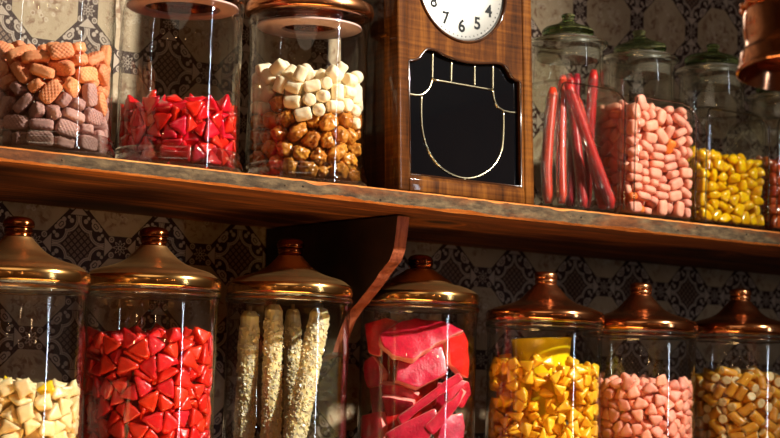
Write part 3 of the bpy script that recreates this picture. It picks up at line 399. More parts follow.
  (83,15,644,1126,188,-52,-19),(83,331,-490,1143,85,91,-28),(80,-620,222,1163,-304,53,34),(81,65,513,1260,248,25,128),(82,399,-89,1075,59,101,-179),
  (83,425,-372,1215,-235,-75,-92),(83,-623,78,1252,47,270,138),(83,-576,-329,1213,16,115,249),(82,63,-419,1142,-170,-33,151),(83,-238,590,1216,35,31,48),
 ),
 'L6': (
  (89,528,109,61,59,197,-49),(91,-117,370,73,126,-26,80),(89,-351,-106,73,171,-136,70),(89,575,280,59,183,3,-135),(91,336,-133,77,-1,-218,110),
  (88,-494,173,70,238,113,-117),(90,-414,320,68,6,39,-54),(91,370,89,72,-43,-215,-78),(90,285,-404,63,2,20,276),(91,-542,-13,68,278,143,-21),(91,66,642,65,180,-34,-20),
  (89,572,-205,63,-188,29,170),(89,49,358,72,-28,-167,-139),(89,-367,153,65,163,-1,126),(90,-440,-480,64,63,-219,-101),(88,-260,587,63,28,14,-275),
  (91,-265,-578,73,-117,210,-120),(91,64,-503,83,147,49,175),(88,-556,-134,62,-13,-191,-8),(91,388,374,62,-173,8,162),(90,155,-357,62,66,-202,55),
  (91,-141,-343,70,195,127,-132),(88,291,-561,64,202,-52,-61),(89,206,588,84,12,-116,65),(90,-38,-585,63,2,20,207),(91,-360,-255,75,-306,-119,23),
  (88,158,-629,65,-123,-302,37),(88,-639,76,89,57,-300,-52),(90,-1,-361,67,-13,189,-5),(89,-118,610,69,-115,-190,49),(91,-588,257,112,134,190,-93),
  (89,304,271,89,-59,9,-6),(91,-487,-351,85,-12,-172,64),(89,-591,-266,67,167,11,195),(89,-267,289,70,16,-28,-246),(91,-395,506,76,108,-15,234),
  (89,-328,-383,64,13,-1,-247),(90,646,-51,68,-9,10,-171),(88,410,-492,93,-286,-30,-97),(88,213,445,60,-177,13,124),(88,97,-613,184,36,-44,-121),(90,531,-362,67,12,23,93),
  (88,-631,-164,184,290,12,-152),(88,-87,-484,165,135,19,99),(89,-505,-380,212,107,285,4),(88,-159,-628,145,-147,109,-54),(91,-342,-271,219,193,173,26),
  (90,-379,-508,175,67,-248,82),(89,-36,-647,207,-104,-149,-45),(89,-623,183,223,-19,-235,102),(88,336,-381,204,109,37,179),(89,-224,-285,165,14,51,223),
  (88,-483,-218,161,113,-143,-59),(91,-221,-463,128,64,66,-159),(88,-521,62,218,69,-22,101),(89,-447,-62,241,-1,304,28),(89,497,-412,199,-54,-111,-206),
  (91,-627,-37,185,57,-138,255),(91,-367,336,232,-66,127,-96),(88,-27,-526,291,-144,-2,279),(88,-273,-588,256,-204,20,150),(88,364,-521,221,49,-198,5),
  (91,-559,-275,274,-170,68,-151),(90,-388,-414,265,-128,109,-156),(90,-376,-530,338,-206,119,-120),(88,-149,-603,316,-52,17,-133),(90,-647,-103,373,15,-120,127),
  (90,40,-636,334,199,-23,-109),(91,-232,-455,308,-29,33,-305),(90,-647,53,300,168,21,176),(88,-475,39,366,28,28,155),(88,-429,-217,326,-207,-46,70),
  (89,-34,-359,543,-54,6,79),(88,-611,182,378,-105,-252,4),(91,431,-468,329,-150,-198,62),(91,223,-616,257,-7,50,-258),(91,-609,57,415,-120,36,158),
  (90,-543,-179,366,-40,-291,-59),(90,-146,-387,394,-108,30,-78),(91,-350,-341,360,-120,96,187),(88,137,-520,349,235,-16,3),(90,294,-541,342,5,93,81),
  (88,-240,-588,416,-183,81,-77),(88,-130,-102,840,55,286,-65),(89,-570,247,479,-135,-47,-270),(89,-549,-351,422,41,-207,-112),(88,-510,44,513,243,-91,-24),
  (89,99,-473,524,-54,-107,-73),(90,503,-418,435,-32,78,-232),(88,-32,-473,450,-303,-61,-66),(91,-340,-505,490,44,236,133),(89,-454,-428,448,-193,-198,-14),
  (91,134,-618,437,244,20,150),(88,-363,6,471,286,-36,137),(89,-196,-306,662,-220,130,-1),(91,258,-570,475,110,11,-275),(88,-39,-648,435,-113,235,15),
  (91,-456,-237,495,48,-174,-161),(88,-411,-354,549,85,-197,-89),(90,554,-336,552,-293,-24,-76),(88,-234,-418,512,-45,-206,-5),(90,-627,153,562,158,50,150),
  (89,-590,-238,477,-37,-56,185),(89,227,-612,585,14,166,29),(91,374,-528,563,-296,-12,-105),(88,-611,-66,509,95,-15,200),(91,-140,-580,503,307,-37,80),
  (91,-329,-219,625,59,7,-117),(89,-424,-50,575,291,62,74),(88,-142,-266,822,-2,192,-123),(91,-537,-325,608,143,202,-12),(88,-623,-193,615,289,21,-141),
  (90,-122,-462,591,122,40,262),(88,-483,-181,622,-46,187,-57),(91,335,-527,688,-157,36,246),(88,439,-440,669,55,-178,158),(90,-267,-592,577,72,111,-3),
  (88,12,-464,630,20,-81,302),(91,-300,-330,768,154,260,-38),(90,-637,-68,634,-7,52,-289),(91,104,-590,665,66,-35,276),(90,48,-628,531,-92,-14,-142),
  (91,337,-475,816,-169,79,128),(91,482,-426,808,153,0,-45),(90,-323,-562,701,5,25,-188),(90,-188,-450,698,144,117,56),(90,-54,-629,632,-118,-183,-60),
  (91,-638,63,668,-204,-104,-73),(89,-591,-186,754,-33,-68,-291),(88,-430,-187,739,-97,-226,-82),(91,-53,-349,886,-147,87,-83),(91,190,-429,752,2,8,148),
  (91,-314,-379,621,79,-232,49),(88,-596,230,663,77,129,-135),(89,481,-427,935,-16,9,-201),(89,521,-317,756,143,193,95),(88,-202,-377,862,-14,286,-98),
  (88,-612,-10,785,-182,-111,39),(90,87,-636,779,-130,-36,-11),(90,-187,-589,692,232,127,42),(89,-568,-314,748,-114,-173,-144),(88,73,-399,755,11,-237,-211),
  (90,-479,152,712,-188,-17,15),(89,-460,-461,636,30,294,-69),(91,-444,-345,775,18,307,94),(89,-142,-489,824,-185,-36,147),(90,-72,-619,774,-37,-29,-16),
  (88,-423,-483,772,182,-133,22),(91,-220,-610,837,64,-161,198),(88,-305,-492,847,76,-290,97),(90,-504,-120,849,114,55,-5),(88,-623,80,896,237,76,-153),
  (88,9,-9,1051,-88,-245,-13),(91,-617,193,788,-128,19,-172),(88,-1,-495,833,-92,144,36),(89,-570,-257,884,191,-5,112),(89,285,-553,913,268,27,-104),
  (89,-387,-275,889,34,-51,293),(91,236,-591,770,84,274,-76),(88,3,-628,899,54,101,-276),(90,-98,-176,1048,-63,-231,-54),(88,181,-624,886,-126,302,43),
  (88,18,-633,1029,100,-190,-109),(91,306,-20,1063,122,-38,-102),(90,559,-325,1041,143,-47,-190),(89,-236,-141,1069,-116,249,-29),(88,394,-516,991,-110,-98,44),
  (91,-72,462,1078,36,-74,298),(91,-422,-96,941,41,35,61),(89,249,-383,1014,96,56,212),(88,-615,209,920,-91,196,-151),(91,-496,-400,914,238,107,-119),
  (91,-636,-113,915,-110,45,-112),(88,560,332,1063,12,269,128),(88,152,79,1058,237,62,-34),(88,-627,-40,1020,-156,-54,-181),(91,-147,-625,958,173,-133,-155),
  (89,-236,-326,986,-248,-4,110),(88,289,-550,1065,-5,-222,215),(88,-214,-487,988,156,-25,15),(91,-482,-239,973,189,73,5),(88,-454,2,1077,-151,100,-49),
  (89,-66,-352,1051,-143,-40,-253),(91,-606,152,1042,60,90,218),(89,637,-16,1007,199,58,-154),(91,-371,-418,938,64,-46,-173),(89,110,-332,1073,7,11,79),
  (91,-461,404,1063,15,0,-60),(88,174,-609,1033,202,69,-53),(90,-412,-166,1104,-52,-200,192),(90,-351,-548,978,57,-221,-78),(89,119,247,1111,-203,54,20),
  (89,-72,-476,993,23,-246,97),(90,-599,-178,1038,144,116,-209),(89,348,258,1070,218,6,-203),(89,406,-133,1046,89,-43,-296),(88,-497,264,1106,-193,200,14),
  (90,-549,-352,1037,41,-280,-101),(89,-332,-246,1034,35,-33,230),(89,-215,-613,1080,164,17,273),(89,249,496,1078,-79,279,-107),
 ),
 'L7': (
  (97,498,-78,63,158,-12,42),(96,-567,-237,65,160,-6,236),(97,-58,-500,66,-161,-48,-165),(98,289,-396,64,-154,14,-212),(97,317,-179,67,-160,237,-69),
  (98,-32,-373,105,-86,21,198),(96,160,-563,65,-158,-30,-187),(97,-467,-369,97,-85,75,58),(97,-78,-636,69,-167,-55,151),(97,-340,-549,101,13,96,272),
  (97,484,-426,69,-152,79,-66),(98,295,-523,151,-184,-16,-230),(96,-331,-407,102,5,17,288),(96,593,-260,96,-7,25,-210),(98,-210,-342,105,-4,-13,3),
  (98,121,-379,140,131,-301,15),(98,642,-58,101,1,4,-280),(98,-337,-274,106,3,306,-57),(98,-488,-417,239,-155,-238,74),(97,-189,-492,183,86,76,190),
  (98,-213,551,65,158,-39,-137),(96,401,-444,201,-151,-47,70),(98,-637,-111,105,313,16,130),(98,-367,-341,346,-60,29,-14),(98,-469,437,252,197,-23,228),
  (97,-298,-308,904,53,-59,194),(98,495,-351,239,-205,187,36),(97,-526,-226,191,-146,25,237),(97,-493,353,101,65,-246,-37),(98,-522,164,105,-1,298,131),
  (96,-416,461,367,-122,19,214),(98,136,58,1221,0,2,-54),(98,-526,368,660,295,-6,-169),(98,-592,149,267,-152,-41,-185),(98,-465,-347,488,-148,-212,104),
  (96,323,-555,295,-91,35,238),(98,-425,-216,303,86,35,-244),(98,-18,-544,190,174,-11,92),(98,171,-616,209,72,72,131),(97,-155,-359,652,-2,-8,17),
  (96,-644,53,70,-154,-125,-10),(97,454,-411,357,216,-80,-86),(96,130,-460,256,142,294,20),(96,-486,-420,374,-139,43,-233),(96,-393,508,104,260,-38,-138),
  (96,-537,-24,482,73,-50,12),(97,-575,284,230,22,19,150),(97,47,-603,308,167,5,48),(96,-241,-371,275,-133,-109,-69),(98,-325,-551,268,-155,-14,105),
  (96,-643,-1,239,-87,0,313),(97,-138,-521,329,85,-290,2),(97,-416,-216,484,107,114,46),(97,-583,119,526,-1,-136,11),(98,-380,-288,628,-157,32,249),
  (98,-635,85,391,144,-254,-9),(98,-507,-44,277,41,76,237),(98,-119,-628,405,-103,7,141),(97,-28,-370,518,110,-45,188),(96,-360,533,474,-90,-66,172),
  (96,163,-583,384,153,-138,51),(97,-607,-214,311,-95,-282,9),(96,-194,-383,846,-70,-271,108),(97,-456,-255,742,175,-20,-163),(97,22,-428,407,-122,-13,-295),
  (96,-404,-266,1107,79,-101,25),(98,-291,-500,387,174,5,-246),(98,-569,19,616,98,165,-184),(98,-383,270,1184,-156,23,82),(96,71,-642,468,37,83,60),
  (98,-592,-106,391,-145,61,130),(96,-354,-539,495,-77,88,-146),(96,-545,251,528,-106,-116,-217),(97,-506,272,394,-158,-246,-23),(98,299,-574,470,59,94,-201),
  (97,-153,413,1229,64,209,4),(96,-290,379,1184,-157,29,71),(97,-221,-407,459,-99,-12,-300),(96,-519,10,1020,-177,-198,32),(96,-88,-506,541,-68,31,168),
  (97,451,-470,527,1,1,80),(96,-92,-641,544,307,-107,-7),(97,445,-43,1225,165,130,7),(97,-636,126,727,314,6,111),(97,-491,-421,620,48,76,288),(98,154,-624,609,-84,36,207),
  (98,-481,-105,689,-11,-20,238),(96,-427,391,542,26,34,161),(96,-181,-501,687,-3,-222,-64),(97,-618,-185,501,64,55,276),(96,-553,233,669,66,-146,206),
  (96,-327,93,1215,1,-283,-32),(96,296,-535,630,122,65,-226),(97,-464,391,829,-48,-144,-120),(97,-2,-253,1227,-9,51,-303),(98,-554,-251,604,166,-38,205),
  (98,4,-510,632,-244,-14,-147),(98,-587,271,869,16,234,-181),(98,-558,8,752,155,-30,187),(97,-303,-382,570,-216,-66,11),(96,133,480,1282,163,268,-39),
  (98,-272,-587,637,10,-83,-58),(96,-14,-643,689,16,-21,265),(98,-272,-313,1140,76,282,-1),(97,-389,-509,748,-234,-55,134),(98,-642,-43,1057,127,261,-11),
  (98,140,-485,680,37,-68,95),(97,301,-388,652,260,87,-109),(98,-299,-350,727,-155,-211,-37),(96,-50,-405,800,152,-249,-11),(98,-445,-43,1188,-191,-231,-22),
  (97,-234,-139,1276,158,54,-70),(97,-183,-434,1026,67,-279,-83),(97,84,-635,823,204,32,184),(96,-322,556,799,191,-64,186),(96,-618,-148,686,-232,55,-43),
  (97,-528,49,883,160,-42,14),(97,-532,356,1170,175,37,-55),(96,-115,-605,807,-99,-109,-88),(96,-387,-337,994,-224,-17,98),(97,-641,-82,865,40,88,217),
  (98,225,-599,913,-185,-42,-110),(98,-612,-208,986,-32,40,-195),(96,-233,-560,834,133,-137,-2),(98,162,-336,1111,-47,11,262),(97,-619,177,994,221,-77,-79),
  (96,296,-573,763,169,82,212),(97,-257,529,908,-121,-9,194),(97,-452,-211,1256,-179,31,-197),(98,-502,135,1170,100,134,225),(97,-605,-74,1186,-183,225,-63),
  (96,377,-517,913,-15,-2,-150),(98,33,-645,993,216,-101,109),(97,-521,375,996,-37,-267,-142),(96,-476,-385,796,-135,-6,-145),(97,61,-504,941,25,-256,-66),
  (96,-550,-277,855,-178,27,165),(97,-547,-250,1141,156,5,-61),(96,242,-444,1110,185,197,-60),(98,453,-402,935,109,-118,159),(97,460,-457,757,7,32,98),
  (97,-60,-511,1003,38,-275,-101),(98,-532,-363,1018,-272,-45,137),(98,-339,-498,906,-127,301,-32),(98,-310,-514,1071,225,96,46),(98,544,-262,1169,-35,188,-89),
  (98,639,-10,1212,-168,-61,6),(98,-149,-550,1108,266,-10,-71),(97,-131,111,1244,78,103,183),(98,-454,-457,965,-55,-305,61),(98,-469,-141,894,-287,-7,75),
  (96,464,-397,1171,173,15,-169),(96,-628,151,1133,238,92,48),(97,-167,-390,1198,191,-65,179),(96,6,-522,1178,-57,-105,176),(96,-415,-497,1160,-30,62,-116),
  (96,406,-487,1069,-124,62,236),(96,116,-198,1271,-230,-24,-216),(97,344,326,1240,151,-33,282),(96,384,-308,1059,-191,30,214),(96,-181,-616,957,-133,59,143),
  (97,556,-320,1022,-82,-279,-86),(96,98,-601,1119,84,186,187),(96,-387,480,1050,56,-261,65),(97,261,-593,1090,22,45,90),
 ),
}
# =========================================================== camera geometry (image frame 780 x 438)
FPX = 2000.0; IW, IH = 780, 438
YAW, PITCH, ROLL = math.radians(36.7), math.radians(5.48), math.radians(1.6)
EYE = Vector((0, 0, 1.35))
FWD = Vector((math.sin(YAW)*math.cos(PITCH), math.cos(YAW)*math.cos(PITCH), math.sin(PITCH)))
_r0 = Vector((math.cos(YAW), -math.sin(YAW), 0)); _u0 = _r0.cross(FWD)
RGT = _r0*math.cos(ROLL) + _u0*math.sin(ROLL); UPV = RGT.cross(FWD)
def at(px, py, Y):
    """The point of the vertical plane y = Y seen at pixel px, py of the photograph."""
    r = FWD + RGT*((px-IW/2)/FPX) - UPV*((py-IH/2)/FPX)
    return EYE + r*((Y-EYE.y)/r.y)
scene = bpy.context.scene
COL = scene.collection
WALL_Y = 2.22; SHELF_F = 1.8673; SHELF_Z = 1.609; LOW_Z = 1.28

# =========================================================== object helpers
def tag(o, label=None, cat=None, group=None, kind=None):
    if label: o['label'] = label
    if cat: o['category'] = cat
    if group: o['group'] = group
    if kind: o['kind'] = kind
    return o
def empty(name, loc, rz=0.0):
    o = bpy.data.objects.new(name, None); o.empty_display_size = .02
    o.location = loc; o.rotation_euler = (0, 0, rz); COL.objects.link(o); return o
def obj(name, bm, mat, parent=None, loc=(0, 0, 0), rot=(0, 0, 0), smooth=True, angle=None):
    me = bpy.data.meshes.new(name); bm.normal_update(); bm.to_mesh(me); bm.free()
    for m in (mat if isinstance(mat, (list, tuple)) else [mat]): me.materials.append(m)
    if smooth:
        me.polygons.foreach_set('use_smooth', [True]*len(me.polygons))
        if angle: me.set_sharp_from_angle(angle=math.radians(angle))
    o = bpy.data.objects.new(name, me); o.location = loc; o.rotation_euler = rot
    if parent: o.parent = parent
    COL.objects.link(o); return o
def lathe(bm, prof, seg=72, close=False):
    rings = []
    for r, z in prof:
        if r < 1e-6: rings.append([bm.verts.new((0, 0, z))])
        else: rings.append([bm.verts.new((r*math.cos(2*math.pi*k/seg), r*math.sin(2*math.pi*k/seg), z)) for k in range(seg)])
    pairs = list(zip(rings, rings[1:])) + ([(rings[-1], rings[0])] if close else [])
    for A, B in pairs:
        for k in range(seg):
            k2 = (k+1) % seg
            if len(A) == 1 and len(B) == 1: break
            if len(A) == 1: bm.faces.new((A[0], B[k2], B[k]))
            elif len(B) == 1: bm.faces.new((A[k], A[k2], B[0]))
            else: bm.faces.new((A[k], A[k2], B[k2], B[k]))
    return bm
def smooth_prof(pts, n=5):
    """Catmull-Rom through the points; a point given with a third value is kept as a corner."""
    out = []
    P = [Vector((p[0], p[1])) for p in pts]; C = [len(p) > 2 for p in pts]; N = len(P)
    for i in range(N-1):
        p1, p2 = P[i], P[i+1]; d = p2-p1; L = max(d.length, 1e-9)
        def tan(k):
            if k <= 0 or k >= N-1 or C[k]: return d
            u, v = P[k]-P[k-1], P[k+1]-P[k]; lu, lv = max(u.length, 1e-9), max(v.length, 1e-9)
            return (u/lu*lv+v/lv*lu)/(lu+lv)*L
        m1, m2 = tan(i), tan(i+1)
        for k in range(n):
            t = k/n; h = t*t*(3-2*t)
            q = p1*(1-h) + p2*h + m1*(t*(1-t)**2) - m2*(t*t*(1-t))
            out.append((max(q.x, 0) if pts[0][0] >= 0 else q.x, q.y))
    out.append(tuple(P[-1])); return out
def box(bm, lo, hi, bevel=0.0, seg=2):
    r = bmesh.ops.create_cube(bm, size=1)
    c = [(lo[i]+hi[i])/2 for i in range(3)]; s = [hi[i]-lo[i] for i in range(3)]
    for v in r['verts']: v.co = Vector((c[0]+v.co.x*s[0], c[1]+v.co.y*s[1], c[2]+v.co.z*s[2]))
    if bevel:
        ed = list({e for v in r['verts'] for e in v.link_edges})
        bmesh.ops.bevel(bm, geom=ed, offset=bevel, segments=seg, profile=.5, affect='EDGES')
    return bm
def tube(bm, pts, rad, seg=10, cap=True, closed=False, squash=None):
    pts = [Vector(p) for p in pts]; n = len(pts); rings = []
    ref = None
    for i, p in enumerate(pts):
        if closed: t = pts[(i+1) % n]-pts[i-1]
        else: t = (pts[min(i+1, n-1)]-pts[max(i-1, 0)])
        t.normalize()
        if ref is None:
            ref = Vector((0, 1, 0)) if abs(t.y) < .9 else Vector((1, 0, 0))
        a = (ref - t*ref.dot(t)).normalized(); ref = a; b = t.cross(a)
        r = rad[i] if isinstance(rad, (list, tuple)) else rad
        s = squash or 1.0
        rings.append([bm.verts.new(p + a*(r*s*math.cos(2*math.pi*k/seg)) + b*(r*math.sin(2*math.pi*k/seg))) for k in range(seg)])
    for i in range(n if closed else n-1):
        A, B = rings[i], rings[(i+1) % n]
        for k in range(seg):
            bm.faces.new((A[k], A[(k+1) % seg], B[(k+1) % seg], B[k]))
    if cap and not closed:
        bm.faces.new(rings[0][::-1]); bm.faces.new(rings[-1])
    return bm
def slab_poly(bm, pts, d0, d1, bevel=0.0, axis='y', seg=2):
    """A closed outline (u, w) extruded along an axis from d0 to d1, with rounded edges."""
    def P(u, w, d): return {'y': (u, d, w), 'x': (d, u, w), 'z': (u, w, d)}[axis]
    a = [bm.verts.new(P(u, w, d0)) for u, w in pts]; b = [bm.verts.new(P(u, w, d1)) for u, w in pts]
    n = len(pts); fs = [bm.faces.new(a), bm.faces.new(b[::-1])]
    for k in range(n): fs.append(bm.faces.new((a[k], b[k], b[(k+1) % n], a[(k+1) % n])))
    bmesh.ops.recalc_face_normals(bm, faces=fs)
    if bevel:
        ed = [e for f in fs[:2] for e in f.edges]
        bmesh.ops.bevel(bm, geom=list(set(ed)), offset=bevel, segments=seg, profile=.5, affect='EDGES')
    return bm

# =========================================================== material helpers
def lin(r, g, b):
    f = lambda c: (c/255/12.92 if c/255 <= .04045 else ((c/255+.055)/1.055)**2.4)
    return (f(r), f(g), f(b), 1.0)
class X:
    """A float socket with arithmetic: builds Math nodes."""
    nt = None
    def __init__(s, v): s.v = v
    @staticmethod
    def op(o, *a, clamp=False):
        n = X.nt.nodes.new('ShaderNodeMath'); n.operation = o; n.use_clamp = clamp
        for i, q in enumerate(a):
            q = q.v if isinstance(q, X) else q
            if isinstance(q, (int, float)): n.inputs[i].default_value = q
            else: X.nt.links.new(q, n.inputs[i])
        return X(n.outputs[0])
    def __add__(s, o): return X.op('ADD', s, o)
    __radd__ = __add__
    def __sub__(s, o): return X.op('SUBTRACT', s, o)
    def __rsub__(s, o): return X.op('SUBTRACT', o, s)
    def __mul__(s, o): return X.op('MULTIPLY', s, o)
    __rmul__ = __mul__
    def __truediv__(s, o): return X.op('DIVIDE', s, o)
    def __neg__(s): return X.op('MULTIPLY', s, -1.0)
def xabs(a): return X.op('ABSOLUTE', a)
def xmax(a, b): return X.op('MAXIMUM', a, b)
def xmin(a, b): return X.op('MINIMUM', a, b)
def xsqrt(a): return X.op('SQRT', a)
def inside(d, soft=.0005): return X.op('MULTIPLY_ADD', d, -1.0/soft, .5, clamp=True)     # 1 where d < 0
def mat(name):
    m = bpy.data.materials.new(name); m.use_nodes = True; nt = m.node_tree; nt.nodes.clear()
    X.nt = nt
    out = nt.nodes.new('ShaderNodeOutputMaterial'); return m, nt, out
def node(nt, t, **kw):
    n = nt.nodes.new(t)
    for k, v in kw.items(): setattr(n, k, v)
    return n
def setin(nt, n, **kw):
    for k, v in kw.items():
        k = k.replace('_', ' ')
        s = n.inputs[k]
        v = v.v if isinstance(v, X) else v
        if isinstance(v, bpy.types.NodeSocket): nt.links.new(v, s)
        else: s.default_value = v
    return n
def coords(nt, scale=(1, 1, 1), loc=(0, 0, 0), rot=(0, 0, 0), kind='Object'):
    tc = node(nt, 'ShaderNodeTexCoord'); mp = node(nt, 'ShaderNodeMapping')
    nt.links.new(tc.outputs[kind], mp.inputs['Vector'])
    mp.inputs['Scale'].default_value = scale; mp.inputs['Location'].default_value = loc; mp.inputs['Rotation'].default_value = rot
    return mp.outputs[0]
def noise_tex(nt, vec, scale, detail=3, rough=.55, dist=0.0):
    n = node(nt, 'ShaderNodeTexNoise'); nt.links.new(vec, n.inputs['Vector'])
    n.inputs['Scale'].default_value = scale; n.inputs['Detail'].default_value = detail
    n.inputs['Roughness'].default_value = rough; n.inputs['Distortion'].default_value = dist
    return n.outputs[0]
def ramp(nt, fac, stops, interp='LINEAR'):
    n = node(nt, 'ShaderNodeValToRGB'); n.color_ramp.interpolation = interp
    nt.links.new(fac.v if isinstance(fac, X) else fac, n.inputs[0])
    cr = n.color_ramp
    while len(cr.elements) < len(stops): cr.elements.new(.5)
    for e, (p, c) in zip(cr.elements, stops): e.position = p; e.color = c
    return n.outputs[0]
def mixc(nt, fac, a, b, blend='MIX'):
    n = node(nt, 'ShaderNodeMix', data_type='RGBA', blend_type=blend)
    for s, v in ((n.inputs[0], fac), (n.inputs[6], a), (n.inputs[7], b)):
        v = v.v if isinstance(v, X) else v
        if isinstance(v, bpy.types.NodeSocket): nt.links.new(v, s)
        else: s.default_value = v
    return n.outputs[2]
def bump(nt, h, strength, dist=.001, normal=None):
    n = node(nt, 'ShaderNodeBump'); n.inputs['Strength'].default_value = strength; n.inputs['Distance'].default_value = dist
    nt.links.new(h.v if isinstance(h, X) else h, n.inputs['Height'])
    if normal: nt.links.new(normal, n.inputs['Normal'])
    return n.outputs[0]
def pbsdf(nt, out, **kw):
    b = node(nt, 'ShaderNodeBsdfPrincipled'); setin(nt, b, **kw); nt.links.new(b.outputs[0], out.inputs[0]); return b

# ---- glass
def thin_glass(name, tint=(.985, .99, .985, 1), edge=(.52, .55, .50, 1), rough=0.0, spec=1.0, scratch=0.0):
    """Blown jar glass: straight-through transmission, Fresnel reflection, longer path tint towards grazing angles."""
    m, nt, out = mat(name)
    lw = node(nt, 'ShaderNodeLayerWeight'); lw.inputs['Blend'].default_value = .5
    f = X(lw.outputs['Facing'])
    fr = X.op('POWER', f, 5.0)*(.93*spec) + .045*spec
    col = mixc(nt, X.op('POWER', f, 6.0), tint, edge)
    tr = node(nt, 'ShaderNodeBsdfTransparent'); nt.links.new(col, tr.inputs[0])
    gl = node(nt, 'ShaderNodeBsdfGlossy'); gl.inputs['Roughness'].default_value = rough
    mx = node(nt, 'ShaderNodeMixShader')
    fr2 = fr
    nt.links.new(xmin(fr2, .9).v, mx.inputs[0]); nt.links.new(tr.outputs[0], mx.inputs[1]); nt.links.new(gl.outputs[0], mx.inputs[2])
    # faint waviness of old glass
    nz = noise_tex(nt, coords(nt, (1, 1, .45)), 26, 2)
    bp = bump(nt, nz, .035, .002); nt.links.new(bp, gl.inputs['Normal'])
    nt.links.new(mx.outputs[0], out.inputs[0]); return m
def thick_glass(name, col, rough=0.0, ior=1.47):
    m, nt, out = mat(name)
    g = node(nt, 'ShaderNodeBsdfGlass'); g.inputs['Color'].default_value = col; g.inputs['Roughness'].default_value = rough; g.inputs['IOR'].default_value = ior
    nt.links.new(g.outputs[0], out.inputs[0]); return m

# ---- metal
def metal(name, c1, c2, rough=.24, brush=.10, aniso=0.0, tarnish=None):
    m, nt, out = mat(name)
    v = coords(nt)
    n = noise_tex(nt, v, 38, 5, .62)
    br = noise_tex(nt, coords(nt, (1.5, 1.5, 260)), 3, 2, .5)
    col = mixc(nt, ramp(nt, n, [(.32, (0, 0, 0, 1)), (.68, (1, 1, 1, 1))]), c1, c2)
    if tarnish:
        t = ramp(nt, noise_tex(nt, v, 17, 6, .7), [(.5, (0, 0, 0, 1)), (.72, (1, 1, 1, 1))]); col = mixc(nt, X(t)*.6, col, tarnish)
    r = X(br)*brush + X(n)*.10 + (rough-.05-brush*.5)
    pbsdf(nt, out, Base_Color=col, Metallic=1.0, Roughness=r, Anisotropic=aniso, Normal=bump(nt, br, .05, .0004))
    return m

# ---- wood
def wood(name, dark, mid, light, scale=(1.4, 22, 22), coat=0.0, rough=.5, spec=.4, ripple=0.0, ripple_axis=(1, 1, 140), knots=(), bumpy=.25, rot=(0, 0, 0)):
    m, nt, out = mat(name)
    v = coords(nt, scale, rot=rot)
    vec = v
    if knots:
        tc = node(nt, 'ShaderNodeTexCoord'); sp = node(nt, 'ShaderNodeSeparateXYZ'); nt.links.new(tc.outputs['Object'], sp.inputs[0])
        px, py = X(sp.outputs[0]), X(sp.outputs[1])
        push = None; kmask = None
        for kx, ky, rx, ry in knots:
            dx, dy = (px-kx)*(1/rx), (py-ky)*(1/ry)
            d = xsqrt(dx*dx+dy*dy)
            k = X.op('POWER', 2.718, -(d*d)*.8)
            push = k if push is None else xmax(push, k)
            mm = inside(d-.52, .35)
            kmask = mm if kmask is None else xmax(kmask, mm)
        cb = node(nt, 'ShaderNodeCombineXYZ'); nt.links.new((push*1.9).v, cb.inputs[1])
        va = node(nt, 'ShaderNodeVectorMath', operation='ADD'); nt.links.new(v, va.inputs[0]); nt.links.new(cb.outputs[0], va.inputs[1]); vec = va.outputs[0]
    n1 = noise_tex(nt, vec, 1.6, 6, .62, .6); n2 = noise_tex(nt, vec, 7.0, 4, .6)
    g = X(n1)*.72 + X(n2)*.28
    if ripple:
        rp = noise_tex(nt, coords(nt, ripple_axis), 1.0, 3, .5); g = g + (X(rp)-.5)*ripple
    col = ramp(nt, g, [(.33, dark), (.5, mid), (.66, light)])
    if knots: col = mixc(nt, kmask*.9, col, tuple(c*.28 for c in dark[:3])+(1,))
    pbsdf(nt, out, Base_Color=col, Roughness=rough, Specular_IOR_Level=spec, Coat_Weight=coat, Coat_Roughness=.05, Normal=bump(nt, g, bumpy, .0015))
    return m

# ---- sweets
def sweet(name, c1, c2, rough=.4, sss=.15, dust=0.0, dustcol=(.9, .8, .8, 1), bumps=.15, bscale=300, coat=0.0, rad=(.004, .002, .001), vary=.10, trans=0.0):
    m, nt, out = mat(name)
    v = coords(nt)
    oi = node(nt, 'ShaderNodeObjectInfo')
    n = noise_tex(nt, v, 90, 4, .6)
    col = mixc(nt, ramp(nt, n, [(.35, (0, 0, 0, 1)), (.65, (1, 1, 1, 1))]), c1, c2)
    hv = node(nt, 'ShaderNodeHueSaturation'); nt.links.new(col, hv.inputs['Color'])
    nt.links.new((X(oi.outputs['Random'])*(2*vary) + (1-vary)).v, hv.inputs['Value'])
    nt.links.new((X(oi.outputs['Random'])*(.05*vary*2) + (.5-.05*vary)).v, hv.inputs['Hue'])
    col = hv.outputs[0]
    if dust:
        d = ramp(nt, noise_tex(nt, v, 420, 3, .7), [(.45, (0, 0, 0, 1)), (.7, (1, 1, 1, 1))]); col = mixc(nt, X(d)*dust, col, dustcol)
    fine = noise_tex(nt, v, bscale, 3, .6)
    pbsdf(nt, out, Base_Color=col, Roughness=rough, Subsurface_Weight=sss, Subsurface_Radius=rad, Subsurface_Scale=1.0, Coat_Weight=coat, Coat_Roughness=.12,
          Transmission_Weight=trans, Normal=bump(nt, fine, bumps, .0006))
    return m
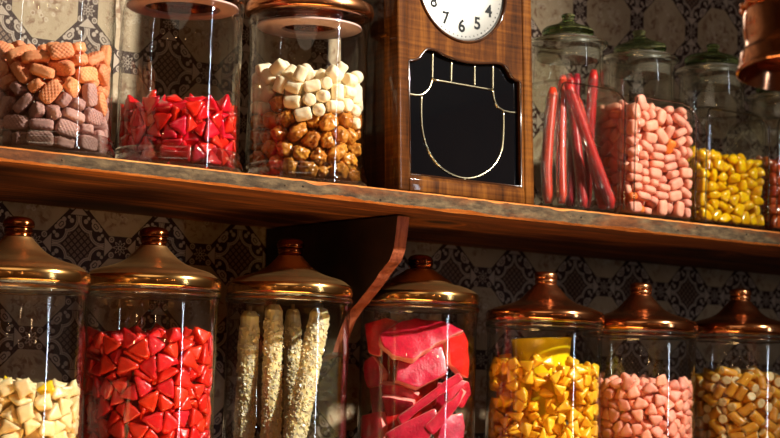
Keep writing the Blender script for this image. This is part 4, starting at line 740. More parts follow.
# =========================================================== materials
def wallpaper():
    m, nt, out = mat('patterned wallpaper')
    tc = node(nt, 'ShaderNodeTexCoord'); sp = node(nt, 'ShaderNodeSeparateXYZ'); nt.links.new(tc.outputs['Object'], sp.inputs[0])
    P = .1185; X0, Z0 = 1.172, 1.545
    def cell(c, o):
        q = X.op('FRACT', (c-o)*(1/P) + 20.5); return (q-.5)*P
    u, v = cell(X(sp.outputs[0]), X0), cell(X(sp.outputs[2]), Z0)
    au, av = xabs(u), xabs(v); a, b = xmax(au, av), xmin(au, av)
    dark = xmax(inside(a+b-.0575), inside(b-.0142))
    # lattice of small lozenges in the middle of each dark star
    c = .0064
    p, q = (u+v)*.7071, (u-v)*.7071
    fp = xabs(X.op('FRACT', p*(1/c)+20.5)-.5); fq = xabs(X.op('FRACT', q*(1/c)+20.5)-.5)
    sq = inside(xmax(fp, fq)-.34, .1) * (1-inside(xmax(fp, fq)-.10, .08)*.6)
    dc = xsqrt((a-.0315)*(a-.0315)+(b-.0165)*(b-.0165))
    latt = sq*inside(.0172-dc)*inside(a+b-.048, .002)*inside(a-.0345, .001)
    # scrolls
    def ring(ca, cb, r, w, aa=a, bb=b):
        d = xsqrt((aa-ca)*(aa-ca)+(bb-cb)*(bb-cb)); return inside(xabs(d-r)-w)
    def disc(ca, cb, r): 
        d = xsqrt((a-ca)*(a-ca)+(b-cb)*(b-cb)); return inside(d-r)
    near = inside(a+b-.0515, .001)*inside(a-.0365, .001)
    s = inside(xabs(dc-.0148)-.0019)*(1-inside(xabs(dc-.0146)-.0004)*.75)*near
    s = xmax(s, xmax(disc(.0295, .0098, .0030), disc(.0335, .0135, .0022)))
    s = xmax(s, xmax(ring(.0252, .0232, .0040, .0012), disc(.0252, .0232, .0016)))
    s = xmax(s, disc(.0305, .0205, .0030))
    tri = inside(b-(.0490-a)*1.02)*inside(.0372-a)
    s = xmax(s, tri)
    s = xmax(s, xmax(ring(.0470, .0098, .0030, .0009), disc(.0470, .0098, .0010)))
    # flower on each joining bar
    ap = P/2-a
    r = xsqrt(ap*ap+b*b); th = X.op('ARCTAN2', b, ap)
    pet = (X.op('COSINE', th*8.0)*.26+.74)*.0088
    s = xmax(s, inside(xabs(r-pet)-.0010)*inside(.0030-r)); s = xmax(s, inside(xabs(r-.0023)-.0007))
    s = s*dark
    # bouquets on the cream medallions
    cu, cv = P/2-au, P/2-av; rc = xsqrt(cu*cu+cv*cv)
    vv = coords(nt)
    nf = X(noise_tex(nt, vv, 95, 3, .6, .8)); nb = X(noise_tex(nt, vv, 34, 2, .5))
    fl = X.op('MULTIPLY_ADD', nf, 9.0, -4.3, clamp=True)*X.op('MULTIPLY_ADD', nb, 8.0, -3.2, clamp=True)*inside(rc-.040, .010)
    vo = node(nt, 'ShaderNodeTexVoronoi'); nt.links.new(vv, vo.inputs['Vector']); vo.inputs['Scale'].default_value = 105
    rings = inside(xabs(X(vo.outputs['Distance'])-.30)-.07, .05)*inside(rc-.026, .006)
    cream = ramp(nt, noise_tex(nt, vv, 14, 4, .6), [(.3, lin(164, 144, 114)), (.7, lin(184, 164, 134))])
    cream = mixc(nt, fl*.8, cream, lin(118, 78, 52)); cream = mixc(nt, rings*.45, cream, lin(214, 200, 178))
    col = mixc(nt, dark, cream, lin(52, 30, 22))
    col = mixc(nt, latt*dark, col, lin(128, 104, 86))
    col = mixc(nt, s, col, lin(178, 160, 142))
    h = s*.6 + (1-dark)*.4
    pbsdf(nt, out, Base_Color=col, Roughness=.5, Specular_IOR_Level=.15, Normal=bump(nt, h, .12, .001))
    return m
M = {}
M['wallpaper'] = wallpaper()
def flat(name, col, rough=.6, scale=8, var=.12, **kw):
    m, nt, out = mat(name)
    c2 = tuple(min(1, c*(1+var*2)) for c in col[:3])+(1,); c1 = tuple(c*(1-var) for c in col[:3])+(1,)
    n = noise_tex(nt, coords(nt), scale, 4, .6)
    pbsdf(nt, out, Base_Color=mixc(nt, n, c1, c2), Roughness=rough, Normal=bump(nt, n, .1, .002), **kw); return m
M['plaster'] = flat('warm painted plaster', lin(150, 112, 78), .7)
M['ceiling'] = flat('cream ceiling paint', lin(170, 148, 120), .8)
M['floorwood'] = wood('floor boards', lin(58, 32, 16), lin(96, 56, 28), lin(130, 80, 42), (1, 12, 12), rough=.4)
M['shelf_under'] = wood('rough shelf underside', lin(30, 14, 5), lin(104, 54, 20), lin(176, 104, 44), (2.0, 22, 22), rough=.7, bumpy=.5,
                        knots=((1.185, 2.165, .20, .085), (1.545, 1.965, .05, .03), (2.02, 1.99, .08, .03)))
M['shelf_raw'] = wood('broken raw arris wood', lin(150, 76, 26), lin(206, 122, 52), lin(232, 164, 92), (5, 60, 60), rough=.6, bumpy=.8)
def shelf_front():
    m, nt, out = mat('weathered shelf front')
    v = coords(nt, (16, 45, 45)); v2 = coords(nt)
    n = noise_tex(nt, v, 3, 5, .65); big = noise_tex(nt, coords(nt, (1, 3, 3)), 7, 4, .6); fine = noise_tex(nt, v2, 420, 3, .6)
    grey = ramp(nt, n, [(.3, lin(40, 30, 20)), (.5, lin(80, 65, 46)), (.7, lin(112, 94, 68))])
    brown = ramp(nt, n, [(.3, lin(62, 35, 18)), (.7, lin(112, 66, 34))])
    col = mixc(nt, ramp(nt, big, [(.5, (0, 0, 0, 1)), (.6, (1, 1, 1, 1))]), grey, brown)
    vo = node(nt, 'ShaderNodeTexVoronoi'); nt.links.new(coords(nt, (1, .6, 1.2)), vo.inputs['Vector']); vo.inputs['Scale'].default_value = 62
    hole = inside(X(vo.outputs['Distance'])-.085, .05)
    col = mixc(nt, hole*.9, col, lin(18, 10, 6))
    pbsdf(nt, out, Base_Color=col, Roughness=.75, Specular_IOR_Level=.15, Normal=bump(nt, X(n)*.6+X(fine)*.4-hole, .7, .0014)); return m
M['shelf_front'] = shelf_front()
M['shelf_top'] = wood('shelf top', lin(58, 36, 20), lin(104, 70, 42), lin(140, 100, 64), (1.5, 20, 20), rough=.6)
M['bracket'] = wood('shadow-darkened bracket wood', lin(18, 9, 5), lin(34, 17, 9), lin(52, 28, 15), (30, 8, 8), rough=.55, bumpy=.4)  # side faces: the shadow under the shelf is darkened into the wood colour
M['bracket_edge'] = wood('sawn bracket edge', lin(84, 38, 24), lin(136, 70, 46), lin(168, 98, 66), (60, 60, 14), rough=.45, bumpy=.9)
M['walnut'] = wood('polished figured walnut', lin(34, 15, 3), lin(80, 42, 10), lin(118, 70, 22), (26, 26, 2.2), coat=.3, rough=.6, spec=.05, ripple=.35, ripple_axis=(6, 6, 210), bumpy=.05)
M['walnut_dark'] = wood('polished dark walnut', lin(22, 9, 3), lin(50, 24, 7), lin(78, 43, 14), (26, 26, 2.2), coat=.3, rough=.6, spec=.05, ripple=.3, ripple_axis=(6, 6, 190), bumpy=.05)
M['copper_gold'] = metal('golden copper', lin(232, 188, 122), lin(208, 162, 104), .34, .10, tarnish=lin(176, 122, 74))
M['copper'] = metal('red copper', lin(216, 150, 104), lin(200, 132, 86), .24, .06, tarnish=lin(168, 104, 64))
M['copper_dark'] = metal('tarnished copper', lin(150, 84, 44), lin(116, 58, 28), .16, .05, tarnish=lin(72, 32, 16))
M['band_gold'] = metal('polished golden copper', lin(236, 186, 116), lin(220, 164, 96), .17, .05)
M['band_red'] = metal('polished red copper', lin(226, 156, 104), lin(206, 132, 84), .15, .05)
M['copper_shade'] = metal('polished copper', lin(206, 146, 112), lin(186, 122, 88), .13, .04)
M['brass'] = metal('brass', lin(210, 170, 92), lin(188, 146, 70), .3, .08)
M['nickel'] = metal('pale came metal', lin(214, 206, 176), lin(196, 184, 150), .22, .05)
M['dial'] = metal('silvered dial', lin(196, 194, 186), lin(184, 182, 175), .42, .16)
M['ink'] = flat('black numeral paint', lin(10, 14, 16), .6, Specular_IOR_Level=.15)
M['bead'] = flat('polished dark bead', lin(52, 28, 14), .14, Coat_Weight=1.0, Coat_Roughness=.05)
M['black_glass'] = flat('black bevelled glass', lin(6, 7, 10), .04, Coat_Weight=1.0)
M['jar'] = thin_glass('clear jar glass')
M['jar_green'] = thin_glass('old greenish jar glass', (.955, .97, .945, 1), (.40, .46, .38, 1))
M['jar_foot'] = thin_glass('swollen jar foot glass', (.96, .97, .96, 1), (.16, .18, .16, 1), spec=3.0)
M['foot'] = thick_glass('thick clear glass', (.97, .985, .975, 1))
M['stopper'] = thick_glass('green pressed glass', (.70, .80, .64, 1), .03)
M['panel_edge'] = thin_glass('pressed glass edge', (.66, .67, .62, 1), (.30, .31, .28, 1), spec=4.0)
def ground_glass():
    m, nt, out = mat('ground glass')
    n = noise_tex(nt, coords(nt), 60, 4, .6)
    tr = node(nt, 'ShaderNodeBsdfTransparent'); tr.inputs[0].default_value = (.90, .90, .86, 1)
    df = node(nt, 'ShaderNodeBsdfPrincipled'); setin(nt, df, Base_Color=lin(120, 112, 100), Roughness=.35)
    mx = node(nt, 'ShaderNodeMixShader'); nt.links.new((X(n)*.2+.22).v, mx.inputs[0])
    nt.links.new(tr.outputs[0], mx.inputs[1]); nt.links.new(df.outputs[0], mx.inputs[2]); nt.links.new(mx.outputs[0], out.inputs[0]); return m
M['frost'] = ground_glass()
M['liner'] = flat('pale rubber seal', lin(214, 176, 166), .5)
M['plastic_yellow'] = flat('yellow plastic', lin(250, 216, 20), .3, Subsurface_Weight=.1, Subsurface_Radius=(.003, .002, .0005))
M['waffle_top'] = sweet('orange foam sugar', lin(240, 158, 106), lin(228, 138, 88), .75, .15, .25, lin(250, 196, 160), .3, 700)
M['waffle_low'] = sweet('mauve foam sugar', lin(188, 142, 132), lin(172, 124, 116), .78, .15, .25, lin(216, 180, 172), .3, 700)
M['gloss_kiss'] = sweet('glossy red boiled sugar', lin(226, 22, 32), lin(206, 12, 24), .18, .25, 0, coat=.6, bumps=.10, rad=(.006, .001, .001))
M['red_kiss'] = sweet('dusted red boiled sugar', lin(222, 28, 18), lin(196, 16, 12), .3, .2, .14, lin(240, 130, 110), .25, 240, rad=(.005, .001, .001))
M['cream_kiss'] = sweet('cream boiled sugar', lin(244, 222, 172), lin(238, 206, 146), .36, .25, .10, lin(252, 240, 214), .15, rad=(.004, .003, .0015))
M['lemon_kiss'] = sweet('lemon boiled sugar', lin(240, 204, 40), lin(232, 186, 24), .32, .25, 0, rad=(.004, .003, .0008))
M['marshmallow'] = sweet('cream marshmallow', lin(250, 232, 198), lin(244, 222, 182), .8, .3, .2, lin(255, 248, 232), .2, 500, rad=(.005, .004, .003), vary=.05)
M['nut'] = sweet('caramel glaze', lin(208, 136, 52), lin(170, 100, 32), .24, .15, 0, bumps=.4, bscale=160, coat=.5, rad=(.003, .0015, .0006), vary=.18)
M['capsule'] = sweet('salmon pink candy coat', lin(240, 160, 138), lin(230, 146, 126), .6, .2, .12, lin(250, 200, 186), .15, 500, rad=(.004, .002, .0015), vary=.08)
M['capsule_orange'] = sweet('orange candy coat', lin(236, 122, 44), lin(222, 104, 32), .55, .2, .1, lin(250, 180, 130), .15, 500)
M['lump'] = sweet('clear lemon sugar', lin(238, 186, 8), lin(222, 160, 4), .14, .3, 0, coat=.8, bumps=.15, bscale=120, rad=(.006, .004, .0006), vary=.14)
M['amber_lump'] = sweet('amber sugar', lin(196, 84, 30), lin(168, 58, 20), .18, .3, 0, coat=.6, rad=(.005, .002, .0006))
M['drop'] = sweet('golden yellow boiled sugar', lin(246, 188, 38), lin(236, 166, 24), .32, .25, .06, lin(252, 224, 130), .15, rad=(.005, .003, .0006), vary=.12)
M['pebble'] = sweet('dusted pink boiled sugar', lin(250, 168, 142), lin(244, 146, 118), .55, .2, .25, lin(252, 200, 184), .2, 300, rad=(.004, .002, .0015), vary=.10)
M['tube_sweet'] = sweet('amber rock', lin(232, 168, 60), lin(214, 142, 38), .3, .25, .06, lin(244, 210, 130), .15, rad=(.004, .0025, .0007), vary=.14)
M['tube_end'] = sweet('pale rock core', lin(240, 220, 170), lin(226, 198, 140), .5, .2, .2, lin(250, 236, 200), .3, 400)
M['crystal'] = sweet('rock sugar crystal', lin(254, 228, 172), lin(246, 208, 144), .3, .7, 0, coat=.35, bumps=.1, rad=(.008, .006, .003), vary=.08, trans=.05)
M['wood_stick'] = flat('pale wooden stick', lin(206, 174, 124), .6)
M['slab'] = sweet('ruby sugar jelly', lin(222, 16, 48), lin(180, 10, 34), .30, .3, .20, lin(240, 96, 104), 1.0, 420, coat=.25, rad=(.010, .002, .002), vary=.15)
M['slab_rim'] = sweet('pale pink sugared rind', lin(252, 160, 146), lin(246, 132, 120), .5, .25, .45, lin(255, 208, 196), .7, 600, rad=(.006, .002, .002), vary=.06)
M['stick_red'] = sweet('red candy stick', lin(222, 34, 36), lin(188, 16, 22), .35, .2, .0, bumps=.3, bscale=120, rad=(.004, .001, .001), vary=.16)
def cellophane():
    m, nt, out = mat('clear crinkled cellophane')
    lw = node(nt, 'ShaderNodeLayerWeight'); lw.inputs['Blend'].default_value = .5
    f = X(lw.outputs['Facing'])
    v = coords(nt)
    n1 = noise_tex(nt, v, 150, 4, .7, 1.2)
    bp = bump(nt, n1, 1.0, .012)
    tr = node(nt, 'ShaderNodeBsdfTransparent'); tr.inputs[0].default_value = (.95, .93, .93, 1)
    gl = node(nt, 'ShaderNodeBsdfGlossy'); gl.inputs['Roughness'].default_value = .14; nt.links.new(bp, gl.inputs['Normal'])
    mx = node(nt, 'ShaderNodeMixShader'); nt.links.new((X.op('POWER', f, 3.0)*.5+.20).v, mx.inputs[0])
    nt.links.new(tr.outputs[0], mx.inputs[1]); nt.links.new(gl.outputs[0], mx.inputs[2]); nt.links.new(mx.outputs[0], out.inputs[0]); return m
M['cellophane'] = cellophane()
def emitter(name, col, st):
    m, nt, out = mat(name); e = node(nt, 'ShaderNodeEmission'); e.inputs[0].default_value = col; e.inputs[1].default_value = st
    nt.links.new(e.outputs[0], out.inputs[0]); return m

# =========================================================== the room
RX0, RX1, RY0 = -1.9, 4.2, -2.6; RH = 2.75
def room_box(name, lo, hi, m, kind='structure'):
    return tag(obj(name, box(bmesh.new(), lo, hi), m, smooth=False), kind=kind)
room_box('wall_back', (RX0, WALL_Y, 0), (RX1, WALL_Y+.1, RH), M['wallpaper'])
room_box('wall_front', (RX0, RY0-.1, 0), (RX1, RY0, RH), M['plaster'])
room_box('wall_left', (RX0-.1, RY0-.1, 0), (RX0, WALL_Y+.1, RH), M['plaster'])
room_box('wall_right', (RX1, RY0-.1, 0), (RX1+.1, WALL_Y+.1, RH), M['plaster'])
room_box('floor', (RX0-.1, RY0-.1, -.1), (RX1+.1, WALL_Y+.1, 0), M['floorwood'])
room_box('ceiling', (RX0-.1, RY0-.1, RH), (RX1+.1, WALL_Y+.1, RH+.1), M['ceiling'])

# =========================================================== shelves
def make_shelf(name, x0, x1, zt, rough):
    rnd = random.Random(5)
    bm = bmesh.new(); n = int((x1-x0)/.004); rows = []
    def nz(x, f, s): return noise.noise(Vector((x*f, s, 0)))
    for i in range(n+1):
        x = x0+(x1-x0)*i/n
        t = min(max((x-.9)/.6, 0), 1)
        zb = zt-.0152-.0050*t + .0008*nz(x, 6, 1) + .0005*nz(x, 26, 31)
        yf = SHELF_F + .0014*nz(x, 5, 7) + .0006*nz(x, 40, 9)
        ct = .0018 + .0012*abs(nz(x, 30, 3))*rough + .007*max(0, nz(x, 19, 13)-.22)*rough + .0004*nz(x, 110, 17)
        cb = .0022 + .0022*abs(nz(x, 22, 5))*rough + .0095*max(0, nz(x, 11, 21)-.16)*rough + .0008*nz(x, 120, 2)
        zc = zt - .0004*rough*abs(nz(x, 60, 4))
        prof = [(WALL_Y-.002, zt), (yf+.03, zt), (yf+ct*1.5, zc), (yf+.0002, zt-ct), (yf+.0003*nz(x, 90, 8), (zt*.65+zb*.35)), (yf, zb+cb), (yf+cb*1.1, zb), (yf+.05, zb-.0010), (WALL_Y-.002, zb-.002)]
        rows.append([bm.verts.new((x, y, z)) for y, z in prof])
    mi = [0, 0, 1, 2, 2, 1, 3, 3, 0]
    for A, B in zip(rows, rows[1:]):
        for k in range(len(A)):
            k2 = (k+1) % len(A)
            f = bm.faces.new((A[k], A[k2], B[k2], B[k])); f.material_index = mi[k]
    for r in (rows[0], rows[-1]): bm.faces.new(r)
    bmesh.ops.recalc_face_normals(bm, faces=bm.faces)
    return obj(name, bm, [M['shelf_top'], M['shelf_raw'], M['shelf_front'], M['shelf_under']], smooth=True, angle=28)
tag(make_shelf('wooden_shelf', -.5, 3.3, SHELF_Z, 1.0), 'rough weathered wooden shelf board carrying the clock and the upper row of jars', 'shelf')
tag(make_shelf('wooden_shelf', -.5, 3.3, LOW_Z, 1.0), 'lower wooden shelf board under the row of copper-lidded jars', 'shelf')

# bracket between the rock sugar jar and the red slab jar
BX0, BX1 = 1.449, 1.467
def bracket():
    pts = []
    for px, py in ((397.4, 217), (395.5, 235), (392.7, 252), (388, 262), (381.5, 270), (374, 281.5), (365.5, 292), (357, 303), (349.5, 311.4), (340, 330), (333, 352)):
        r = FWD + RGT*((px-IW/2)/FPX) - UPV*((py-IH/2)/FPX); q = EYE + r*((BX0-EYE.x)/r.x); pts.append((q.y, q.z))
    pts[0] = (pts[0][0], SHELF_Z-.0235)
    pts = smooth_prof(pts, 3)
    pts += [(WALL_Y-.06, pts[-1][1]-.03), (WALL_Y-.003, pts[-1][1]-.05)]
    rnd = random.Random(3)
    out = [(y+rnd.uniform(-.0007, .0007), z) if 2 < i < len(pts)-3 else (y, z) for i, (y, z) in enumerate(pts)]
    out.append((WALL_Y-.003, SHELF_Z-.0235))
    bm = slab_poly(bmesh.new(), out, BX0, BX1, axis='x')
    for f in bm.faces: f.material_index = 0 if abs(f.normal.x) > .9 else 1
    return obj('shelf_bracket', bm, [M['bracket'], M['bracket_edge']], smooth=False)
tag(bracket(), 'curved wooden shelf bracket with sawn reddish front edge under the upper shelf', 'bracket')
# =========================================================== jars
def lid_lower(parent, R, style, z, mats):
    """Copper lid: rolled rim band, swept shoulder, neck and knob."""
    k = R/.0765
    if style == 'A':
        prof = [(.0700, -.001), (.0760, -.001), (.0766, .0004), (.0768, .002), (.0764, .0095), (.0752, .0118, 1), (.0722, .0132), (.0700, .0150), (.0640, .0186), (.0520, .0222), (.0400, .0262), (.0290, .0325), (.0215, .0395), (.0168, .0445), (.0150, .0470)]
        knob = [(.0146, .0470), (.0140, .0482), (.0136, .0498, 1), (.0148, .0510), (.0152, .0535), (.0148, .0556), (.0140, .0564, 1), (.0162, .0572), (.0168, .0598), (.0160, .0632), (.0136, .0662), (.0080, .0682), (0, .0688)]
    elif style == 'B':
        prof = [(.0700, -.001), (.0760, -.001), (.0766, .0004), (.0768, .002), (.0764, .0095), (.0750, .0122, 1), (.0715, .0142), (.0640, .0182), (.0520, .0222), (.0420, .0252), (.0408, .0266, 1), (.0370, .0292), (.0290, .0345), (.0210, .0400), (.0165, .0428)]
        knob = [(.0140, .0428), (.0132, .0440, 1), (.0150, .0450), (.0164, .0480), (.0166, .0505), (.0160, .0512, 1), (.0166, .0520), (.0160, .0555), (.0134, .0590), (.0080, .0612), (0, .0618)]
    else:
        prof = [(.0700, -.001), (.0758, -.001), (.0766, .0006), (.0770, .003), (.0764, .0092), (.0746, .0120, 1), (.0720, .0130), (.0620, .0172), (.0480, .0212), (.0380, .0250), (.0300, .0305), (.0225, .0385), (.0172, .0440), (.0150, .0466)]
        knob = [(.0142, .0466), (.0136, .0478, 1), (.0144, .0490), (.0148, .0510), (.0144, .0530), (.0136, .0538, 1), (.0146, .0550), (.0150, .0580), (.0146, .0606), (.0126, .0628), (.0070, .0640), (0, .0642)]
    cut = next(q for q, p in enumerate(prof) if len(p) > 2)
    S = [(p[0]*k, p[1])+tuple(p[2:]) for p in prof]
    lid = obj('lid', lathe(bmesh.new(), smooth_prof(S[cut:], 4), 96), mats[0], parent, (0, 0, z), angle=40)
    obj('rim_band', lathe(bmesh.new(), smooth_prof([p[:2] for p in S[:cut+1]], 5), 96), mats[2], lid, angle=50)
    obj('knob', lathe(bmesh.new(), smooth_prof(knob, 4), 64), mats[1], lid, angle=50)
    return lid
def body_prof(R, H, t=.0028):
    return smooth_prof([(0, .001), (R-.008, .0006), (R-.002, .003), (R, .008), (R, .03), (R, H-.020), (R+.0002, H-.016), (R+.0014, H-.012), (R+.0014, H-.006), (R-.0002, H-.002), (R-.0022, H-.0002),
                        (R-.0042, H-.001), (R-.0042, H-.008), (R-t, H-.018), (R-t, .03), (R-t, .014), (R-t-.004, .0095), (0, .009)], 3)
def lower_jar(label, x, y, R, zl, style, mats):
    H = zl-LOW_Z-.0002
    r = tag(empty('candy_jar', (x, y, LOW_Z+.0004)), label, 'jar', 'copper-lidded jars on the lower shelf')
    obj('glass_body', lathe(bmesh.new(), body_prof(R, H), 96), M['jar'], r)
    rim = [(R+.0018, H-.0085), (R+.0026, H-.0065), (R+.0026, H-.0035), (R+.0016, H-.0012), (R+.0006, H-.0020), (R+.0006, H-.0075)]
    obj('glass_rim', lathe(bmesh.new(), smooth_prof(rim+[rim[0]], 3), 96), M['foot'], r)
    lid_lower(r, R+.002, style, H+.0010, mats)
    return r
G, K, D = M['copper_gold'], M['copper'], M['copper_dark']
LJ = {
 'L1': ('copper-lidded glass jar of cream pointed sweets, at the near end of the lower row', .9330, 1.900, .0745, 1.4715, 'A', (G, D, M['band_gold'])),
 'L2': ('copper-lidded glass jar filled with red pointed sweets on the lower shelf', 1.1256, 1.9523, .0745, 1.4785, 'A', (G, D, M['band_gold'])),
 'L3': ('copper-lidded glass jar of rock sugar sticks on the lower shelf', 1.3490, 2.0100, .0745, 1.4850, 'A', (G, D, M['band_gold'])),
 'L4': ('gold-lidded glass jar of ruby jelly slices beside the wooden bracket', 1.5560, 2.0200, .0745, 1.4870, 'B', (G, D, M['band_gold'])),
 'L5': ('copper-lidded glass jar of golden yellow sweets with a yellow plastic cup inside', 1.7098, 1.9523, .0742, 1.4700, 'C', (K, K, M['band_red'])),
 'L6': ('copper-lidded glass jar of dusty pink sweets on the lower shelf', 1.8775, 1.9500, .0745, 1.4655, 'C', (K, K, M['band_red'])),
 'L7': ('dark copper-lidded glass jar of amber rock pieces at the far end of the lower row', 2.0720, 1.9523, .0745, 1.4690, 'C', (K, K, M['band_red'])),
}
JAR = {k: lower_jar(*v) for k, v in LJ.items()}

# ---- upper round jars: straight wall over a swollen foot ring, wide metal lid
def upper_jar(label, x, y, R, H, lid_mat, liner):
    r = tag(empty('candy_jar', (x, y, SHELF_Z+.0008)), label, 'jar', 'round jars on the upper shelf')
    t = .0026
    prof = smooth_prof([(0, .0012), (R-.008, .0008), (R-.003, .002), (R-.001, .008), (R-.0012, .026), (R, .034), (R, .06), (R, H-.022), (R+.0005, H-.016), (R+.0018, H-.010), (R+.0014, H-.004), (R-.001, H-.0004),
                        (R-.0040, H-.001), (R-.0044, H-.012), (R-t, H-.022), (R-t, .06), (R-t, .012), (R-t-.003, .0065), (0, .0058)], 3)
    obj('glass_body', lathe(bmesh.new(), prof, 96), M['jar'], r)
    ring = [(R+.0004, .0245), (R+.0016, .0230), (R+.0020, .0205), (R+.0014, .0172), (R+.0030, .0140), (R+.0052, .0095), (R+.0050, .0045), (R+.0026, .0012), (R+.0004, .0010)]
    obj('glass_foot', lathe(bmesh.new(), smooth_prof(ring, 4)+[ring[0]], 96), M['jar_foot'], r, angle=60)
    if lid_mat:
        L = [(R*.40, H+.004), (R-.006, H+.0035), (R-.005, H+.0008), (R+.0035, H+.0008), (R+.0050, H+.0025), (R+.0052, H+.012), (R+.0040, H+.0150, 1), (R-.002, H+.0166), (R*.7, H+.026), (R*.4, H+.038), (.016, H+.058), (.014, H+.060), (0, H+.0602)]
        lid = obj('lid', lathe(bmesh.new(), smooth_prof([(0, H+.012), (R*.39, H+.012, 1)]+L, 4), 96), lid_mat, r, angle=40)
        kn = [(.0136, 0), (.0150, .003), (.0148, .006), (.0140, .007, 1), (.0166, .010), (.0160, .016), (.008, .020), (0, .0206)]
        obj('knob', lathe(bmesh.new(), smooth_prof(kn, 4), 48), D, lid, (0, 0, H+.0603))
        ri, ro, z0, z1 = liner; z1 = z0+.0042
        q = [(ri, z0+.001), (ri+.002, z0), (ro-.003, z0), (ro, z0+.002), (ro-.001, z1), (ri, z1)]
        obj('plug', lathe(bmesh.new(), [(0, z0+.010), (ri*.96, z0+.0095), (ri+.0005, z1+.0005), (ri+.009, z1+.0006), (ri+.010, H+.010), (0, H+.0105)], 72), M['copper_dark'], lid, angle=40)
        obj('seal', lathe(bmesh.new(), q+[q[0]], 96), M['liner'], lid, angle=40)
    return r
UJ = {
 'U1': upper_jar('round glass jar of orange and mauve foam sweets on the upper shelf', .9840, 1.9475, .0697, .215, M['copper'], (.03, .060, .203, .2185)),
 'U2': upper_jar('round glass jar of glossy red sweets on the upper shelf', 1.1480, 1.9470, .0697, .203, M['copper_dark'], (.0430, .0640, .1885, .2060)),
 'U3': upper_jar('round glass jar of cream marshmallows over caramel clusters beside the clock', 1.3240, 1.9480, .0710, .2035, M['copper'], (.0320, .0630, .1895, .2065)),
}
JAR.update(UJ)

# ---- square shouldered jars with ground glass stoppers
def sq(hx, hy, e, z, seg=96, cx=0, cy=0):
    out = []
    for k in range(seg):
        a = 2*math.pi*k/seg; c, s = math.cos(a), math.sin(a)
        r = (abs(c)**e+abs(s)**e)**(-1/e); out.append((cx+hx*c*r, cy+hy*s*r, z))
    return out
def square_jar(label, x, y, hx, hy, sh, Rn, zn, lid_tilt, lid_r):
    r = tag(empty('stopper_jar', (x, y, SHELF_Z+.0008)), label, 'jar', 'square stoppered jars on the upper shelf')
    t = .0025; bm = bmesh.new()
    secs = []
    def add(hx_, hy_, e, z): secs.append(sq(hx_, hy_, e, z))
    add(hx-.012, hy-.012, 5, .0008); add(hx-.003, hy-.003, 7, .002); add(hx, hy, 8, .007); add(hx, hy, 8, sh-.030)
    for q in range(1, 9):
        a = q/8*math.pi/2; s_ = math.sin(a); c_ = 1-math.cos(a)
        f = c_**1.15
        e = 8*(1-f)+2*f
        add(hx+(Rn+.001-hx)*f, hy+(min(Rn+.001, hy-.0005)-hy)*f, e, sh-.030+.030*s_)
    nr = min(Rn, hy-.0008) if False else Rn
    add(Rn, Rn, 2, sh+.006); add(Rn-.001, Rn-.001, 2, zn-.012); add(Rn+.0005, Rn+.0005, 2, zn-.008); add(Rn+.003, Rn+.003, 2, zn-.003); add(Rn+.003, Rn+.003, 2, zn-.001); add(Rn+.001, Rn+.001, 2, zn)
    add(Rn-.004, Rn-.004, 2, zn); add(Rn-.0045, Rn-.0045, 2, zn-.012); add(Rn-.003, Rn-.003, 2, sh+.006)
    for q in range(8, 0, -1):
        a = q/8*math.pi/2; s_ = math.sin(a); c_ = 1-math.cos(a); f = c_**1.15; e = 8*(1-f)+2*f
        add(hx+(Rn+.001-hx)*f-t, hy+(min(Rn+.001, hy-.0005)-hy)*f-t, e, sh-.030+.030*s_-.001)
    add(hx-t, hy-t, 8, sh-.031); add(hx-t, hy-t, 8, .012); add(hx-t-.004, hy-t-.004, 7, .006)
    rings = [[bm.verts.new(p) for p in s_] for s_ in secs]
    for A, B in zip(rings, rings[1:]):
        for k in range(96): bm.faces.new((A[k], A[(k+1) % 96], B[(k+1) % 96], B[k]))
    bm.faces.new(rings[0][::-1]); bm.faces.new(rings[-1])
    obj('glass_body', bm, M['jar_green'], r, angle=50)
    # raised edge of the flat front panel
    w = hx-.0045; cr = .022; top = sh-.004
    pts = [(-w, -hy-.0004, .008), (-w, -hy-.0004, .05), (-w, -hy-.0004, top-cr)]
    pts += [(-w+cr-cr*math.cos(a), -hy-.0004+.010*math.sin(a)**3, top-cr+cr*math.sin(a)) for a in [math.pi/2*k/8 for k in range(1, 9)]]
    pts += [(-p[0], p[1], p[2]) for p in reversed(pts)]
    obj('front_panel_edge', tube(bmesh.new(), pts, .0013, 8), M['panel_edge'], r)
    obj('neck_rim', lathe(bmesh.new(), [(Rn+.0034, zn-.0060), (Rn+.0052, zn-.0040), (Rn+.0052, zn-.0015), (Rn+.0040, zn+.0002), (Rn+.0034, zn-.0010), (Rn+.0034, zn-.0060)], 72), M['foot'], r)
    st = [(0, zn-.024), (Rn-.0072, zn-.024), (Rn-.0056, zn-.006), (Rn-.0056, zn+.004), (lid_r-.006, zn+.0055)]
    stop = obj('stopper', lathe(bmesh.new(), st+[(0, zn+.0056)], 72), M['frost'], r, angle=40)
    cap = [(0, .0060), (lid_r-.005, .0060), (lid_r-.001, .0072), (lid_r, .0098), (lid_r, .0150), (lid_r-.002, .0172), (lid_r*.72, .0205), (lid_r*.40, .0245), (.008, .0290), (.0075, .0310), (.0092, .0335), (.0080, .0365), (0, .0378)]
    obj('stopper_cap', lathe(bmesh.new(), smooth_prof(cap, 3), 72), M['stopper'], stop, (0, 0, zn), (math.radians(lid_tilt[0]), math.radians(lid_tilt[1]), 0))
    return r
JAR['U4'] = square_jar('square stoppered jar of red wrapped candy sticks beside the clock', 1.7224, 1.9330, .0612, .0505, .168, .0475, .226, (0, 0), .0335)
JAR['U5'] = square_jar('square stoppered jar of salmon pink capsule sweets on the upper shelf', 1.8535, 1.9330, .0608, .0505, .165, .0460, .222, (3, -8), .0350)
JAR['U6'] = square_jar('square stoppered jar of lemon yellow sugar lumps on the upper shelf', 1.9900, 1.9330, .0655, .0505, .164, .0455, .222, (0, 3), .0380)
